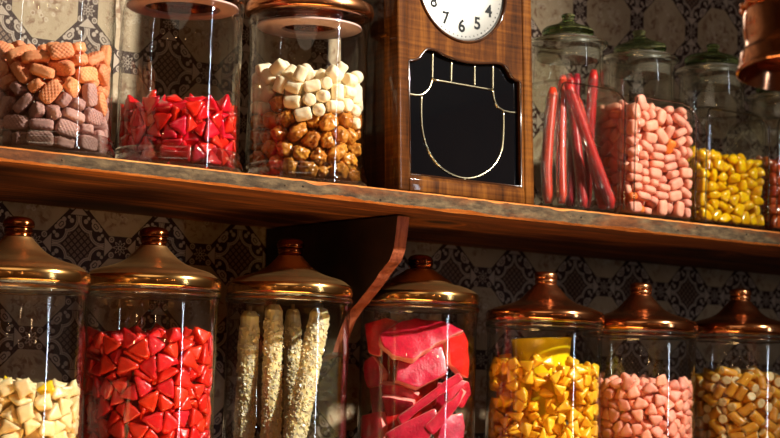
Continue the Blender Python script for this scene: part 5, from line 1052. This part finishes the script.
JAR['U7'] = square_jar('square stoppered jar of amber sweets at the far end of the upper shelf', 2.1290, 1.9330, .0655, .0505, .164, .0455, .200, (0, 0), .0350)

# =========================================================== sweets
PROTO = {}
def meshes(kind):
    if kind not in PROTO:
        mk, size, nv = KINDS[kind]; L = []
        for v in range(nv):
            bm = mk(v+1, size); me = bpy.data.meshes.new(kind); bm.normal_update()
            bm.to_mesh(me)
            me.materials.append(M[kind]); me.polygons.foreach_set('use_smooth', [True]*len(me.polygons))
            if kind == 'tube_sweet':
                me.materials.append(M['tube_end'])
                for p in me.polygons:
                    if abs(p.normal.z) > .75: p.material_index = 1
            bm.free(); L.append(me)
        PROTO[kind] = L
    return PROTO[kind]
def variant_mesh(me, m):
    c = me.copy(); c.materials[0] = m; return c
WHAT = {
 'waffle_top': ('orange_foam_sweet', 'orange waffle-pressed foam sweet in the upper layer of its round jar', 'sweet', 'orange foam sweets in the round jar'),
 'waffle_low': ('mauve_foam_sweet', 'mauve waffle-pressed foam sweet in the lower layer of its round jar', 'sweet', 'mauve foam sweets in the round jar'),
 'gloss_kiss': ('glossy_red_sweet', 'glossy red pointed sweet in the round jar on the upper shelf', 'sweet', 'glossy red sweets on the upper shelf'),
 'marshmallow': ('marshmallow', 'small cream marshmallow lying on the caramel clusters beside the clock', 'marshmallow', 'marshmallows in the round jar'),
 'nut': ('caramel_cluster', 'golden brown caramel cluster under the marshmallows in the round jar', 'caramel', 'caramel clusters in the round jar'),
 'capsule': ('capsule_sweet', 'salmon pink capsule sweet in the square stoppered jar', 'sweet', 'pink capsule sweets in the square jar'),
 'lump': ('lemon_sugar_lump', 'lemon yellow sugar lump in the square stoppered jar', 'sweet', 'lemon sugar lumps in the square jar'),
 'amber_lump': ('amber_sugar_lump', 'amber brown sugar lump in the last square jar of the upper shelf', 'sweet', 'amber sugar lumps in the square jar'),
 'cream_kiss': ('cream_sweet', 'cream pointed sweet in the first copper-lidded jar of the lower row', 'sweet', 'cream pointed sweets'),
 'red_kiss': ('red_sweet', 'dusted red pointed sweet in the copper-lidded jar on the lower shelf', 'sweet', 'red pointed sweets on the lower shelf'),
 'drop': ('golden_sweet', 'golden yellow pointed sweet in the jar with the yellow cup', 'sweet', 'golden yellow sweets'),
 'pebble': ('pink_sweet', 'dusty pink pebble sweet in the copper-lidded jar on the lower shelf', 'sweet', 'dusty pink pebble sweets'),
 'tube_sweet': ('rock_piece', 'amber rock piece with a pale core in the dark copper-lidded jar', 'sweet', 'amber rock pieces'),
}
FLOOR = {'U': .0066, 'L': .0100}
def pour(jar, data):
    base = JAR[jar].location; n = 0
    for kind, vi, x, y, z, ex, ey, ez in data:
        me = meshes(kind)[vi]; nm, lab, cat, grp = WHAT[kind]
        n += 1
        if kind == 'cream_kiss' and n % 14 == 3:
            key = 'lemon%d' % vi
            if key not in PROTO: PROTO[key] = variant_mesh(me, M['lemon_kiss'])
            me = PROTO[key]; lab, grp = 'lemon yellow pointed sweet among the cream sweets of the lower row', 'lemon sweets among the cream ones'
        if kind == 'capsule' and n % 23 == 5:
            key = 'orange%d' % vi
            if key not in PROTO: PROTO[key] = variant_mesh(me, M['capsule_orange'])
            me = PROTO[key]; lab, grp = 'orange capsule sweet among the salmon pink ones in the square jar', 'orange capsules among the pink ones'
        o = bpy.data.objects.new(nm, me)
        o.location = (base.x+x, base.y+y, base.z+z+FLOOR[jar[0]]); o.rotation_euler = (ex, ey, ez)
        tag(o, lab, cat, grp); COL.objects.link(o)
def unpack(rows):
    kinds = list(KINDS)
    return [(kinds[k >> 3], k & 7, a/1e4, b/1e4, c/1e4, d/100, e/100, f/100) for k, a, b, c, d, e, f in rows]
for jar, s in POURED.items(): pour(jar, unpack(s))

# ---- rock sugar sticks
def rock_stick(p0, p1, r, seed, label, n=520):
    rnd = random.Random(seed)
    p0, p1 = Vector(p0), Vector(p1); ax = (p1-p0); L = ax.length; ax.normalize()
    q = Vector((0, 0, 1)).rotation_difference(ax)
    t = tag(empty('rock_candy', p0), label, 'sweet', None); t.rotation_mode = 'QUATERNION'; t.rotation_quaternion = q
    bm = bmesh.new()
    pts = [(.0, 0, L*k/24) for k in range(25)]
    tube(bm, pts, [r*.84*(1+.10*noise.noise(Vector((k*.4, seed, 0))))*(.6 if k == 24 else 1) for k in range(25)], 14)
    for k in range(n*2):
        z = rnd.uniform(.003, L-.002); a = rnd.uniform(0, 2*math.pi); rr = r*(.81+.08*noise.noise(Vector((z*60, a, seed))))*min(1, .55+(L-z)*20)
        s = rnd.uniform(.0022, .0036)
        M4 = Matrix.Translation((rr*math.cos(a), rr*math.sin(a), z)) @ Euler((rnd.uniform(0, 6), rnd.uniform(0, 6), rnd.uniform(0, 6))).to_matrix().to_4x4() @ Matrix.Diagonal((s, s*rnd.uniform(.6, 1), s*rnd.uniform(.7, 1.4), 1))
        bmesh.ops.create_cube(bm, size=1, matrix=M4)
    obj('sugar_crystals', bm, M['crystal'], t, smooth=False)
    obj('stick', tube(bmesh.new(), [(0, 0, .0005), (0, 0, L*.5), (0, 0, L+.006)], .0021, 10), M['wood_stick'], t)
    return t
zb = LOW_Z+.0142
for i, (tx, ty, tY, bx, bY, r, lab) in enumerate((
    (250, 311, 2.034, 243, 2.036, .0136, 'rock sugar stick standing nearest the red sweets in the copper-lidded jar'),
    (274, 305, 2.020, 270, 2.000, .0130, 'smooth beige rock sugar stick standing second in the copper-lidded jar'),
    (293, 309, 2.050, 292, 2.052, .0112, 'rock sugar stick at the back behind the slanting one'),
    (321, 309, 1.985, 291, 1.966, .0146, 'thick pale rock sugar stick slanting across the front of its jar'))):
    top = at(tx, ty, tY); b = at(bx, 470, bY); b.z = zb
    for p in (top, b):                                                  # keep clear of the jar wall
        v = Vector((p.x-LJ['L3'][1], p.y-LJ['L3'][2])); m_ = .0690-r*1.18
        if v.length > m_: v *= m_/v.length; p.x, p.y = LJ['L3'][1]+v.x, LJ['L3'][2]+v.y
    rock_stick(b, top, r, i+2, lab, 560 if i != 1 else 420)

# ---- ruby jelly slices: each a cut slice with a pale sugared rind
def slab(pts, d, tilt, turn, thick, seed, label):
    """Outline in pixels of the photograph, d metres in front of its jar's axis; tilt and turn about its own middle."""
    A = LJ['L4']; ax = Vector((A[1], A[2], 0)); ps = 2000/2.52
    e1 = Vector((math.cos(YAW), -math.sin(YAW), 0)); e2 = Vector((-math.sin(YAW), -math.cos(YAW), 0))
    mx = sum(p[0] for p in pts)/len(pts); my = sum(p[1] for p in pts)/len(pts)
    c = at(mx, my, A[2]); c = Vector((ax.x, ax.y, c.z)) + e1*((mx-416.5)/ps) + e2*d
    out = [((px-mx)/ps*1.06, (my-py)/ps*1.06) for px, py in pts]
    bm = bmesh.new()
    # rounded outline
    n = len(out); P = [Vector((p[0], p[1])) for p in out]; fine = []
    for i in range(n):
        a, b, q = P[i-1], P[i], P[(i+1) % n]
        fine += [b+(a-b)*.08, b+(a-b)*.02+(q-b)*.02, b+(q-b)*.08]
        fine += [b+(q-b)*.38, b+(q-b)*.62]
    slab_poly(bm, [(p.x, p.y) for p in fine], -thick/2, thick/2, bevel=.0016, axis='y')
    for f in bm.faces: f.material_index = 0 if abs(f.normal.y) > .8 else 1
    bmesh.ops.triangulate(bm, faces=[f for f in bm.faces if len(f.verts) > 4])
    bmesh.ops.subdivide_edges(bm, edges=[e for e in bm.edges if e.calc_length() > .006], cuts=1, use_grid_fill=True)
    for v in bm.verts:
        v.co += Vector((noise.noise(v.co*70+Vector((seed, 0, 0))), noise.noise(v.co*70+Vector((0, seed, 0))), noise.noise(v.co*70+Vector((0, 0, seed)))))*.0019
    TR = Matrix.Translation(c) @ Euler((math.radians(tilt), 0, -YAW+math.radians(turn))).to_matrix().to_4x4(); TI = TR.inverted()
    for v in bm.verts:                                                  # the sweets give way to the glass
        p = TR @ v.co; q = Vector((p.x-ax.x, p.y-ax.y)); 
        if q.length > .0700: q = q.normalized()*.0700; v.co = TI @ Vector((ax.x+q.x, ax.y+q.y, p.z))
    o = obj('jelly_slice', bm, [M['slab'], M['slab_rim']], None, c, (math.radians(tilt), 0, -YAW+math.radians(turn)), angle=35)
    return tag(o, label, 'sweet')
def zm(*pts): return [(350+x/3.177, 300+y/3.177) for x, y in pts]
slab(zm((92, 118), (130, 88), (200, 62), (300, 72), (345, 98), (250, 152), (190, 205), (128, 192), (88, 150)), .040, -28, 6, .012, 1, 'large bright ruby jelly slice lying topmost in the gold-lidded jar')
slab(zm((35, 78), (110, 58), (150, 70), (100, 120), (95, 175), (60, 168)), .022, -8, -18, .012, 2, 'dark red jelly slice behind the large topmost one')
slab(zm((285, 128), (335, 100), (365, 135), (378, 245), (345, 235), (300, 205)), .016, 5, 40, .013, 3, 'pale-rinded jelly slice standing upright under the rim')
slab(zm((150, 195), (285, 150), (300, 232), (205, 285), (140, 262)), .036, -14, 12, .013, 4, 'jelly slice directly under the large topmost one')
slab(zm((28, 205), (75, 180), (115, 230), (105, 268), (55, 276)), .020, 0, -30, .013, 5, 'small dark red jelly slice against the glass on the bracket side')
slab(zm((95, 262), (170, 268), (215, 296), (180, 322), (110, 310)), .030, 20, -8, .012, 6, 'short jelly slice with a pale underside in mid jar')
slab(zm((150, 372), (335, 232), (348, 258), (215, 352), (165, 396)), .040, -4, 8, .011, 7, 'long jelly strip leaning diagonally across the jar')
slab(zm((235, 400), (352, 282), (372, 296), (262, 425)), .046, 0, 14, .011, 8, 'pale pink jelly strip leaning below the long diagonal one')
slab(zm((115, 425), (265, 346), (278, 384), (240, 452), (150, 470)), .050, -8, 4, .013, 9, 'broad red jelly slice across the front of the gold-lidded jar')
slab(zm((18, 376), (105, 355), (116, 402), (100, 470), (30, 470)), .018, -4, -28, .013, 10, 'squat jelly slice in the low corner beside the bracket')
slab(zm((282, 376), (355, 362), (362, 400), (350, 470), (262, 470)), .024, -6, 24, .013, 11, 'low jelly slice behind the leaning strips')
slab(zm((300, 250), (372, 262), (384, 300), (350, 340), (300, 320)), .006, 0, 30, .012, 12, 'jelly slice wedged behind the leaning strips')
slab(zm((120, 160), (280, 190), (270, 330), (130, 330)), -.010, 2, -3, .012, 13, 'dark jelly slice deep in the middle of the jar')
slab(zm((110, 330), (260, 330), (250, 470), (120, 470)), -.006, -2, 3, .012, 14, 'jelly slice standing deep behind the broad front one')

slab(zm((60, 110), (210, 90), (320, 150), (300, 240), (90, 230)), -.032, 2, 3, .012, 15, 'jelly slice at the very back under the gold lid')
slab(zm((60, 240), (200, 250), (330, 270), (320, 400), (80, 390)), -.032, -2, -3, .012, 16, 'jelly slice at the very back low in the jar')
slab(zm((105, 300), (205, 318), (200, 352), (118, 366)), .034, 24, -14, .011, 17, 'small jelly piece lying above the broad front slab')
# ---- red wrapped sticks
def candy_stick(top, bot, r, seed, label, shade=None):
    rnd = random.Random(seed); top, bot = Vector(top), Vector(bot)
    pts = [bot.lerp(top, k/16) for k in range(17)]
    sag = Vector((rnd.uniform(-1, 1), rnd.uniform(-1, 1), 0))*.0025
    pts = [p+sag*math.sin(math.pi*k/16) for k, p in enumerate(pts)]
    J = JAR['U4'].location
    pts = [Vector((min(max(p.x, J.x-.0485), J.x+.0485), min(max(p.y, J.y-.0380), J.y+.0380), p.z)) for p in pts]
    c = pts[0].copy(); pts = [p-c for p in pts]
    t = tag(empty('candy_stick', c), label, 'sweet', 'red wrapped candy sticks')
    obj('sugar_stick', tube(bmesh.new(), pts, [r*(.6 if k in (0, 16) else 1) for k in range(17)], 16), M['stick_red'], t)
    bm = bmesh.new(); N = 44; fp = [pts[int(k/N*15.999)].lerp(pts[int(k/N*15.999)+1], k/N*16-int(k/N*15.999)) for k in range(N+1)]
    tube(bm, fp, [r*1.08+.0012*abs(noise.noise(Vector((k*.7, seed, 0)))) if 1 < k < N-2 else r*(.55+.4*rnd.random()) for k in range(N+1)], 18, cap=False)
    for v in bm.verts: v.co += v.normal*0 + Vector((noise.noise(v.co*260+Vector((seed, 0, 0))), noise.noise(v.co*260+Vector((0, seed, 0))), noise.noise(v.co*200)))*.0010
    obj('wrapper', bm, M['cellophane'], t, smooth=False)
SB = SHELF_Z+.0100
for i, (tp, bt, r, lab) in enumerate((
    ((567, 82, 1.915), (613, 1.897), .0070, 'long red wrapped candy stick leaning across the front of the square jar'),
    ((594, 70, 1.935), (590, 1.945), .0066, 'upright red wrapped candy stick at the back of the square jar'),
    ((553, 88, 1.925), (545, 1.910), .0070, 'red wrapped candy stick leaning towards the clock'),
    ((563, 76, 1.936), (562, 1.894), .0066, 'short bright red wrapped candy stick standing near the clock side of the square jar'),
    ((575, 96, 1.948), (603, 1.913), .0070, 'light red wrapped candy stick under the long leaning one'),
    ((569, 74, 1.950), (584, 1.922), .0066, 'red wrapped candy stick standing mid jar behind the long leaning one'),
    ((577, 74, 1.955), (570, 1.955), .0064, 'red wrapped candy stick deepest in the square jar'))):
    b = at(bt[0], 213, bt[1]); b.z = SB
    candy_stick(at(*tp), b, r, i+11, lab)

# ---- yellow plastic cup standing in the sweets
def cup(jar, dx, dy, R, h, label):
    b = JAR[jar].location
    q = [(0, 0), (R*.90, 0, 1), (R*.93, .001, 1), (R, h-.004), (R+.0008, h-.002), (R+.0006, h), (R-.0016, h), (R-.0020, h-.003), (R*.90, .003, 1), (0, .003)]
    bm = lathe(bmesh.new(), smooth_prof(q, 2), 64)
    for v in bm.verts:
        if v.co.z > h*.5: v.co.z += (v.co.x*.05-v.co.y*.03)
    return tag(obj('plastic_cup', bm, M['plastic_yellow'], None, (b.x+dx, b.y+dy, b.z+.0105), angle=50), label, 'cup')
cup('L5', 0, .006, .0385, .158, 'yellow plastic cup standing upright among the golden yellow sweets')
cup('L7', -.006, .010, .0400, .122, 'yellow plastic cup sunk among the amber rock pieces')
# =========================================================== the clock (local frame: s along the shelf, t up its leaning front)
LEAN = math.radians(3.2)
CK0 = Vector((1.4122, 1.8790, SHELF_Z+.0014))
def st(px, py):
    """Pixel of the photograph -> (s, t) on the clock's leaning front plane."""
    r = FWD + RGT*((px-IW/2)/FPX) - UPV*((py-IH/2)/FPX)
    n = Vector((0, -math.cos(LEAN), math.sin(LEAN)))
    k = (CK0-EYE).dot(n)/r.dot(n); q = EYE+r*k-CK0
    return (q.x, q.dot(Vector((0, math.sin(LEAN), math.cos(LEAN)))))
clock = tag(empty('wall_clock', CK0), 'polished walnut clock with silver dial and leaded black glass door', 'clock')
clock.rotation_euler = (-LEAN, 0, 0)
CW = .2130; CH = .420
def part(name, bm, m, parent=clock, **kw): return obj(name, bm, m, parent, **kw)
def sm(pts, n=4): return [(a-10, b) for a, b in smooth_prof([(a+10, b) for a, b in pts], n)]
# case behind the door, with a flat plinth and an arched top
case = [(.004, .002), (CW-.004, .002), (CW-.004, CH-.03), (CW-.03, CH-.004), (CW/2, CH+.012), (.03, CH-.004), (.004, CH-.03)]
part('case', slab_poly(bmesh.new(), case, .0300, .1250, .003), M['walnut_dark'], smooth=False)
bm = bmesh.new()
for a in (.006, CW-.012): box(bm, (a, .0290, .004), (a+.006, .0310, CH-.04))
# door carcass: a plate with the glass opening and the dial opening cut through
gt = [st(*p) for p in ((412.3, 60.5), (420.5, 57.4), (424.5, 52.0), (428.7, 48.6), (436.5, 49.6), (446, 54.6), (457.3, 58.8), (467, 61.2), (478, 62.4), (488, 62.4), (496.6, 62.4), (505.8, 64.8), (510, 70.2), (512.7, 75.8), (520.6, 81.6))]
GL, GR, GB = .0180, .1945, .0200
gt = [(a, b+.001) for a, b in gt]; gt[0] = (GL, gt[0][1]); gt[-1] = (GR, gt[-1][1])
gtop = sm(gt, 4)
opening = [(GL, GB)] + gtop + [(GR, GB)]
DC = st(463.5, -14); DR = .0668
dial_hole = [(DC[0]+(DR+.0042)*math.cos(2*math.pi*k/72), DC[1]+(DR+.0042)*math.sin(2*math.pi*k/72)) for k in range(72)]
def plate(outer, holes, y0, y1):
    bm = bmesh.new(); ed = []
    loops = []
    for L in [outer]+holes:
        vs = [bm.verts.new((a, y0, b)) for a, b in L]; loops.append(vs)
        for i in range(len(vs)): ed.append(bm.edges.new((vs[i-1], vs[i])))
    bmesh.ops.triangle_fill(bm, use_beauty=True, use_dissolve=False, edges=ed)
    fs = list(bm.faces)
    r = bmesh.ops.extrude_face_region(bm, geom=fs)
    for g in r['geom']:
        if isinstance(g, bmesh.types.BMVert): g.co.y = y1
    bmesh.ops.recalc_face_normals(bm, faces=bm.faces); return bm
outer = [(.0165, .0165), (CW-.0150, .0165), (CW-.0150, CH-.03), (CW/2, CH-.012), (.0165, CH-.03)]
part('door_panel', plate(outer, [opening, dial_hole], .0022, .0130), M['walnut'], smooth=False)
bm = box(bmesh.new(), (.0170, .0135, .017), (CW-.0160, .0300, CH-.032)); part('door_backing', bm, M['walnut_dark'], smooth=False)
part('door_stile', box(bmesh.new(), (0, 0, 0), (.0166, .0290, CH-.028), .0028, 3), M['walnut'], smooth=True, angle=50)
part('door_stile', box(bmesh.new(), (CW-.0155, 0, 0), (CW, .0290, CH-.028), .0028, 3), M['walnut'], smooth=True, angle=50)
part('bottom_rail', box(bmesh.new(), (.0160, .0004, 0), (CW-.0150, .0290, .0178), .0028, 3), M['walnut'], smooth=True, angle=50)
part('side_moulding', box(bmesh.new(), (-.0026, .0200, .1900), (.0010, .0330, .1935), .0010), M['walnut'], smooth=False)
# glass pane, its came and the bead round it
gl = part('glass_pane', plate([(GL-.0005, GB-.0005)]+[(a, b+.0005) for a, b in gtop]+[(GR+.0005, GB-.0005)], [], .0085, .0120), M['black_glass'], smooth=False)
bm = bmesh.new()
tube(bm, [(a, .0030, b) for a, b in [(GL+.0012, GB+.0012)]+[(a, b-.0012) for a, b in gtop]+[(GR-.0012, GB+.0012)]], .0017, 8, closed=True)
part('glass_bead', bm, M['bead'])
def came(pts, r=.0014):
    q = sm([st(*p) for p in pts], 5); return tube(bmesh.new(), [(a, .0078, b) for a, b in q], r, 8, squash=.7)
for pts in (((436.8, 51.5), (436.6, 65), (436.4, 78.4)), ((455.6, 60), (455.4, 71), (455.2, 81.6)), ((478.6, 63.8), (478.7, 75), (478.6, 85.6)), ((497.0, 63.8), (497.0, 76), (497.0, 88.8)),
            ((436.4, 78.4), (466, 83.6), (497, 89)),
            ((436.4, 78.4), (434.2, 85.2), (430.6, 90.4), (426, 93.4), (419, 93.8), (412.0, 92.4)),
            ((497, 89), (498.2, 97.5), (501.0, 104.5), (506.5, 109.0), (512.5, 110.9), (520.0, 111.7)),
            ((425.7, 93.6), (425.4, 112), (426.4, 128), (428.6, 139), (432.2, 149), (441, 162.6), (455, 173.2), (469, 177.4), (485, 174.4), (499, 163.4), (505.6, 150), (507.6, 130), (507.6, 110)),
            ((468.6, 177.6), (468.8, 182), (468.9, 186.4))):
    part('lead_came', came(pts), M['nickel'])
# dial
part('bezel', lathe(bmesh.new(), [(DR+.0042, -.0034), (DR+.0030, -.0046), (DR+.0012, -.0030), (DR-.0002, .004), (DR+.0042, .006), (DR+.0042, -.0034)], 96), M['walnut_dark'], loc=(DC[0], .004, DC[1]), rot=(-math.pi/2, 0, 0))
dial = part('dial', lathe(bmesh.new(), [(0, .0006), (DR-.0018, .0006), (DR, .0014), (DR, .003), (0, .003)], 96), M['dial'], loc=(DC[0], .0040, DC[1]), rot=(-math.pi/2, 0, 0), angle=60)
def glyph(txt, size):
    cu = bpy.data.curves.new('numeral', 'FONT'); cu.body = txt; cu.size = size; cu.align_x = 'CENTER'; cu.align_y = 'CENTER'; cu.offset = size*.026
    cu.extrude = .0001
    o = bpy.data.objects.new('tmp', cu); COL.objects.link(o); bpy.context.view_layer.update()
    me = bpy.data.meshes.new_from_object(o.evaluated_get(bpy.context.evaluated_depsgraph_get())); bpy.data.objects.remove(o); return me
for h in range(1, 13):
    me = glyph(str(h), .0215); me.materials.append(M['ink']); a = math.radians(30*h)
    o = bpy.data.objects.new('numeral', me); rr = DR*.750
    o.parent = dial; o.location = (rr*math.sin(a), rr*math.cos(a), -.0001); o.rotation_euler = (0, 0, 0)
    o.rotation_euler = (0, 0, 0); o.scale = (1, 1, 1); COL.objects.link(o)
    # dial frame: local x right, y up after its own turn, z into the case
    o.rotation_euler = (math.pi, 0, 0); o.location = (rr*math.sin(a), -rr*math.cos(a), .0003)
bm = bmesh.new()
for k in range(60):
    a = math.radians(6*k); w = .00042 if k % 5 else .0008; r0, r1 = DR*.925, DR*.95
    for q in [0]:
        c, s = math.sin(a), -math.cos(a); n = Vector((-s, c, 0))*w
        P = [Vector((c*r0, s*r0, .0003))+n, Vector((c*r1, s*r1, .0003))+n, Vector((c*r1, s*r1, .0003))-n, Vector((c*r0, s*r0, .0003))-n]
        B = [p+Vector((0, 0, .0004)) for p in P]
        vs = [bm.verts.new(p) for p in P+B]
        for f in ((0, 1, 2, 3), (7, 6, 5, 4), (0, 4, 5, 1), (1, 5, 6, 2), (2, 6, 7, 3), (3, 7, 4, 0)): bm.faces.new([vs[i] for i in f])
obj('minute_marks', bm, M['ink'], dial, smooth=False)
for nm, L, w, a in (('hour_hand', .030, .0016, 305), ('minute_hand', .046, .0012, 50)):
    bm = box(bmesh.new(), (-w, -L, -.0012), (w, .008, -.0004)); o = obj(nm, bm, M['ink'], dial, rot=(0, 0, math.radians(a)), smooth=False)

# =========================================================== hanging copper lamp shade
lp = EYE + (FWD + RGT*((812-IW/2)/FPX) - UPV*((73-IH/2)/FPX))*1.75
pend = tag(empty('pendant_lamp', lp), 'copper bell-shaped lamp shade hanging in front of the upper shelf', 'lamp')
RS = .0640
sh = smooth_prof([(RS, 0, 1), (RS+.0014, .0008), (RS+.0016, .0030), (RS-.0004, .0052, 1), (RS-.0010, .0130), (RS-.0014, .0165, 1), (RS-.0034, .0180), (RS-.0050, .0420), (RS-.0062, .0560), (RS-.0130, .0640), (.030, .0700), (.016, .0760), (.0125, .0840),
                  (.0105, .0840), (.014, .0740), (.028, .0680), (RS-.0150, .0622), (RS-.0080, .0550), (RS-.0068, .0420), (RS-.0052, .0180), (RS-.0030, .0100), (RS, 0)], 4)
bm = lathe(bmesh.new(), sh, 96)
half = len(sh)//2
for f in bm.faces:
    c = f.calc_center_median(); 
    f.material_index = 1 if Vector((c.x, c.y, 0)).dot(f.normal) < 0 and c.z < .07 else 0
shade = obj('shade', bm, [M['copper_shade'], M['brass']], pend, rot=(math.radians(-6), math.radians(-1), -YAW), angle=40)
tw = []
for k in range(90):
    a = 2*math.pi*k/90; q = .0026*math.cos(a*22); tw.append(((RS-.0060+q*.5)*math.cos(a), (RS-.0060+q*.5)*math.sin(a), .0600+q*.5))
obj('twisted_collar', tube(bmesh.new(), tw, .0030, 8, closed=True), M['copper'], shade)
obj('cap', lathe(bmesh.new(), [(0, .083), (.0145, .083), (.0155, .086), (.0145, .100), (.008, .106), (0, .106)], 40), M['copper'], shade, angle=50)
obj('cord', tube(bmesh.new(), [(0, 0, .1), (0, .001, .5), (0, 0, RH-lp.z-.002)], .0035, 10), M['ink'], pend)

# =========================================================== light
def look(o, target): o.rotation_euler = (Vector(target)-o.location).to_track_quat('-Z', 'Y').to_euler()
def light(name, kind, loc, energy, col, target=None, **kw):
    L = bpy.data.lights.new(name, kind); L.energy = energy; L.color = col
    for k, v in kw.items(): setattr(L, k, v)
    o = bpy.data.objects.new(name, L); o.location = loc; COL.objects.link(o)
    if target: look(o, target)
    return o
# key: shop spotlight high out in the room, front right, aimed at the near end of the shelves
light('spot_lamp', 'SPOT', (2.30, .25, 2.70), 490, (1.0, .92, .80), (1.25, 1.95, 1.50), spot_size=math.radians(50), spot_blend=1.0, shadow_soft_size=.04)
# window with cool daylight on the far side of the room
light('window_light', 'AREA', (3.3, -2.3, 1.85), 13, (.80, .90, 1.0), (1.4, 1.9, 1.60), shape='RECTANGLE', size=.10, size_y=1.5)
# added warm fill from low in front, stands in for bounce under the shelf
light('underside_fill', 'AREA', (1.05, 1.50, .95), 4.5, (1.0, .55, .20), (1.15, 2.0, 1.60), shape='RECTANGLE', size=.8, size_y=.12)
light('overhead_fill', 'AREA', (.25, .75, 2.72), 7, (1.0, .80, .58), (.55, 1.2, 1.4), shape='DISK', size=1.6)  # added soft fill from above, a broad warm highlight for the lid domes
light('shade_inner_fill', 'POINT', lp+Vector((0, 0, .045)), .10, (1.0, .72, .40), shadow_soft_size=.012)  # added light inside the shade, brightens its brass lining
for i, (x, y, z) in enumerate(((-1.5, .2, 1.65), (-1.2, -1.0, 1.75), (-.4, -2.2, 1.7), (.8, -2.3, 1.8), (1.6, -2.35, 1.7))):
    light('bulb', 'POINT', (x, y, z), 2.5, (1.0, .62, .30), shadow_soft_size=.03)
w = bpy.data.worlds.new('shop air'); scene.world = w; w.use_nodes = True
w.node_tree.nodes['Background'].inputs[0].default_value = (.35, .25, .18, 1); w.node_tree.nodes['Background'].inputs[1].default_value = .05

# =========================================================== camera
cam = bpy.data.cameras.new('camera'); cam.sensor_width = 36; cam.lens = FPX/IW*36; cam.clip_start = .05
co = bpy.data.objects.new('camera', cam); COL.objects.link(co)
co.matrix_world = Matrix(((RGT.x, UPV.x, -FWD.x, EYE.x), (RGT.y, UPV.y, -FWD.y, EYE.y), (RGT.z, UPV.z, -FWD.z, EYE.z), (0, 0, 0, 1)))
cam.dof.use_dof = True; cam.dof.focus_distance = 2.28; cam.dof.aperture_fstop = 9.0
scene.camera = co
vs = scene.view_settings; vs.view_transform = 'Standard'; vs.look = 'None'; vs.gamma = 1; vs.use_curve_mapping = False; vs.exposure = 0.12
scene.cycles.transparent_max_bounces = 48; scene.cycles.max_bounces = 14; scene.cycles.transmission_bounces = 12; scene.cycles.glossy_bounces = 6; scene.cycles.diffuse_bounces = 4
scene.cycles.caustics_reflective = False; scene.cycles.caustics_refractive = False; scene.cycles.use_denoising = True; scene.cycles.sample_clamp_indirect = 6
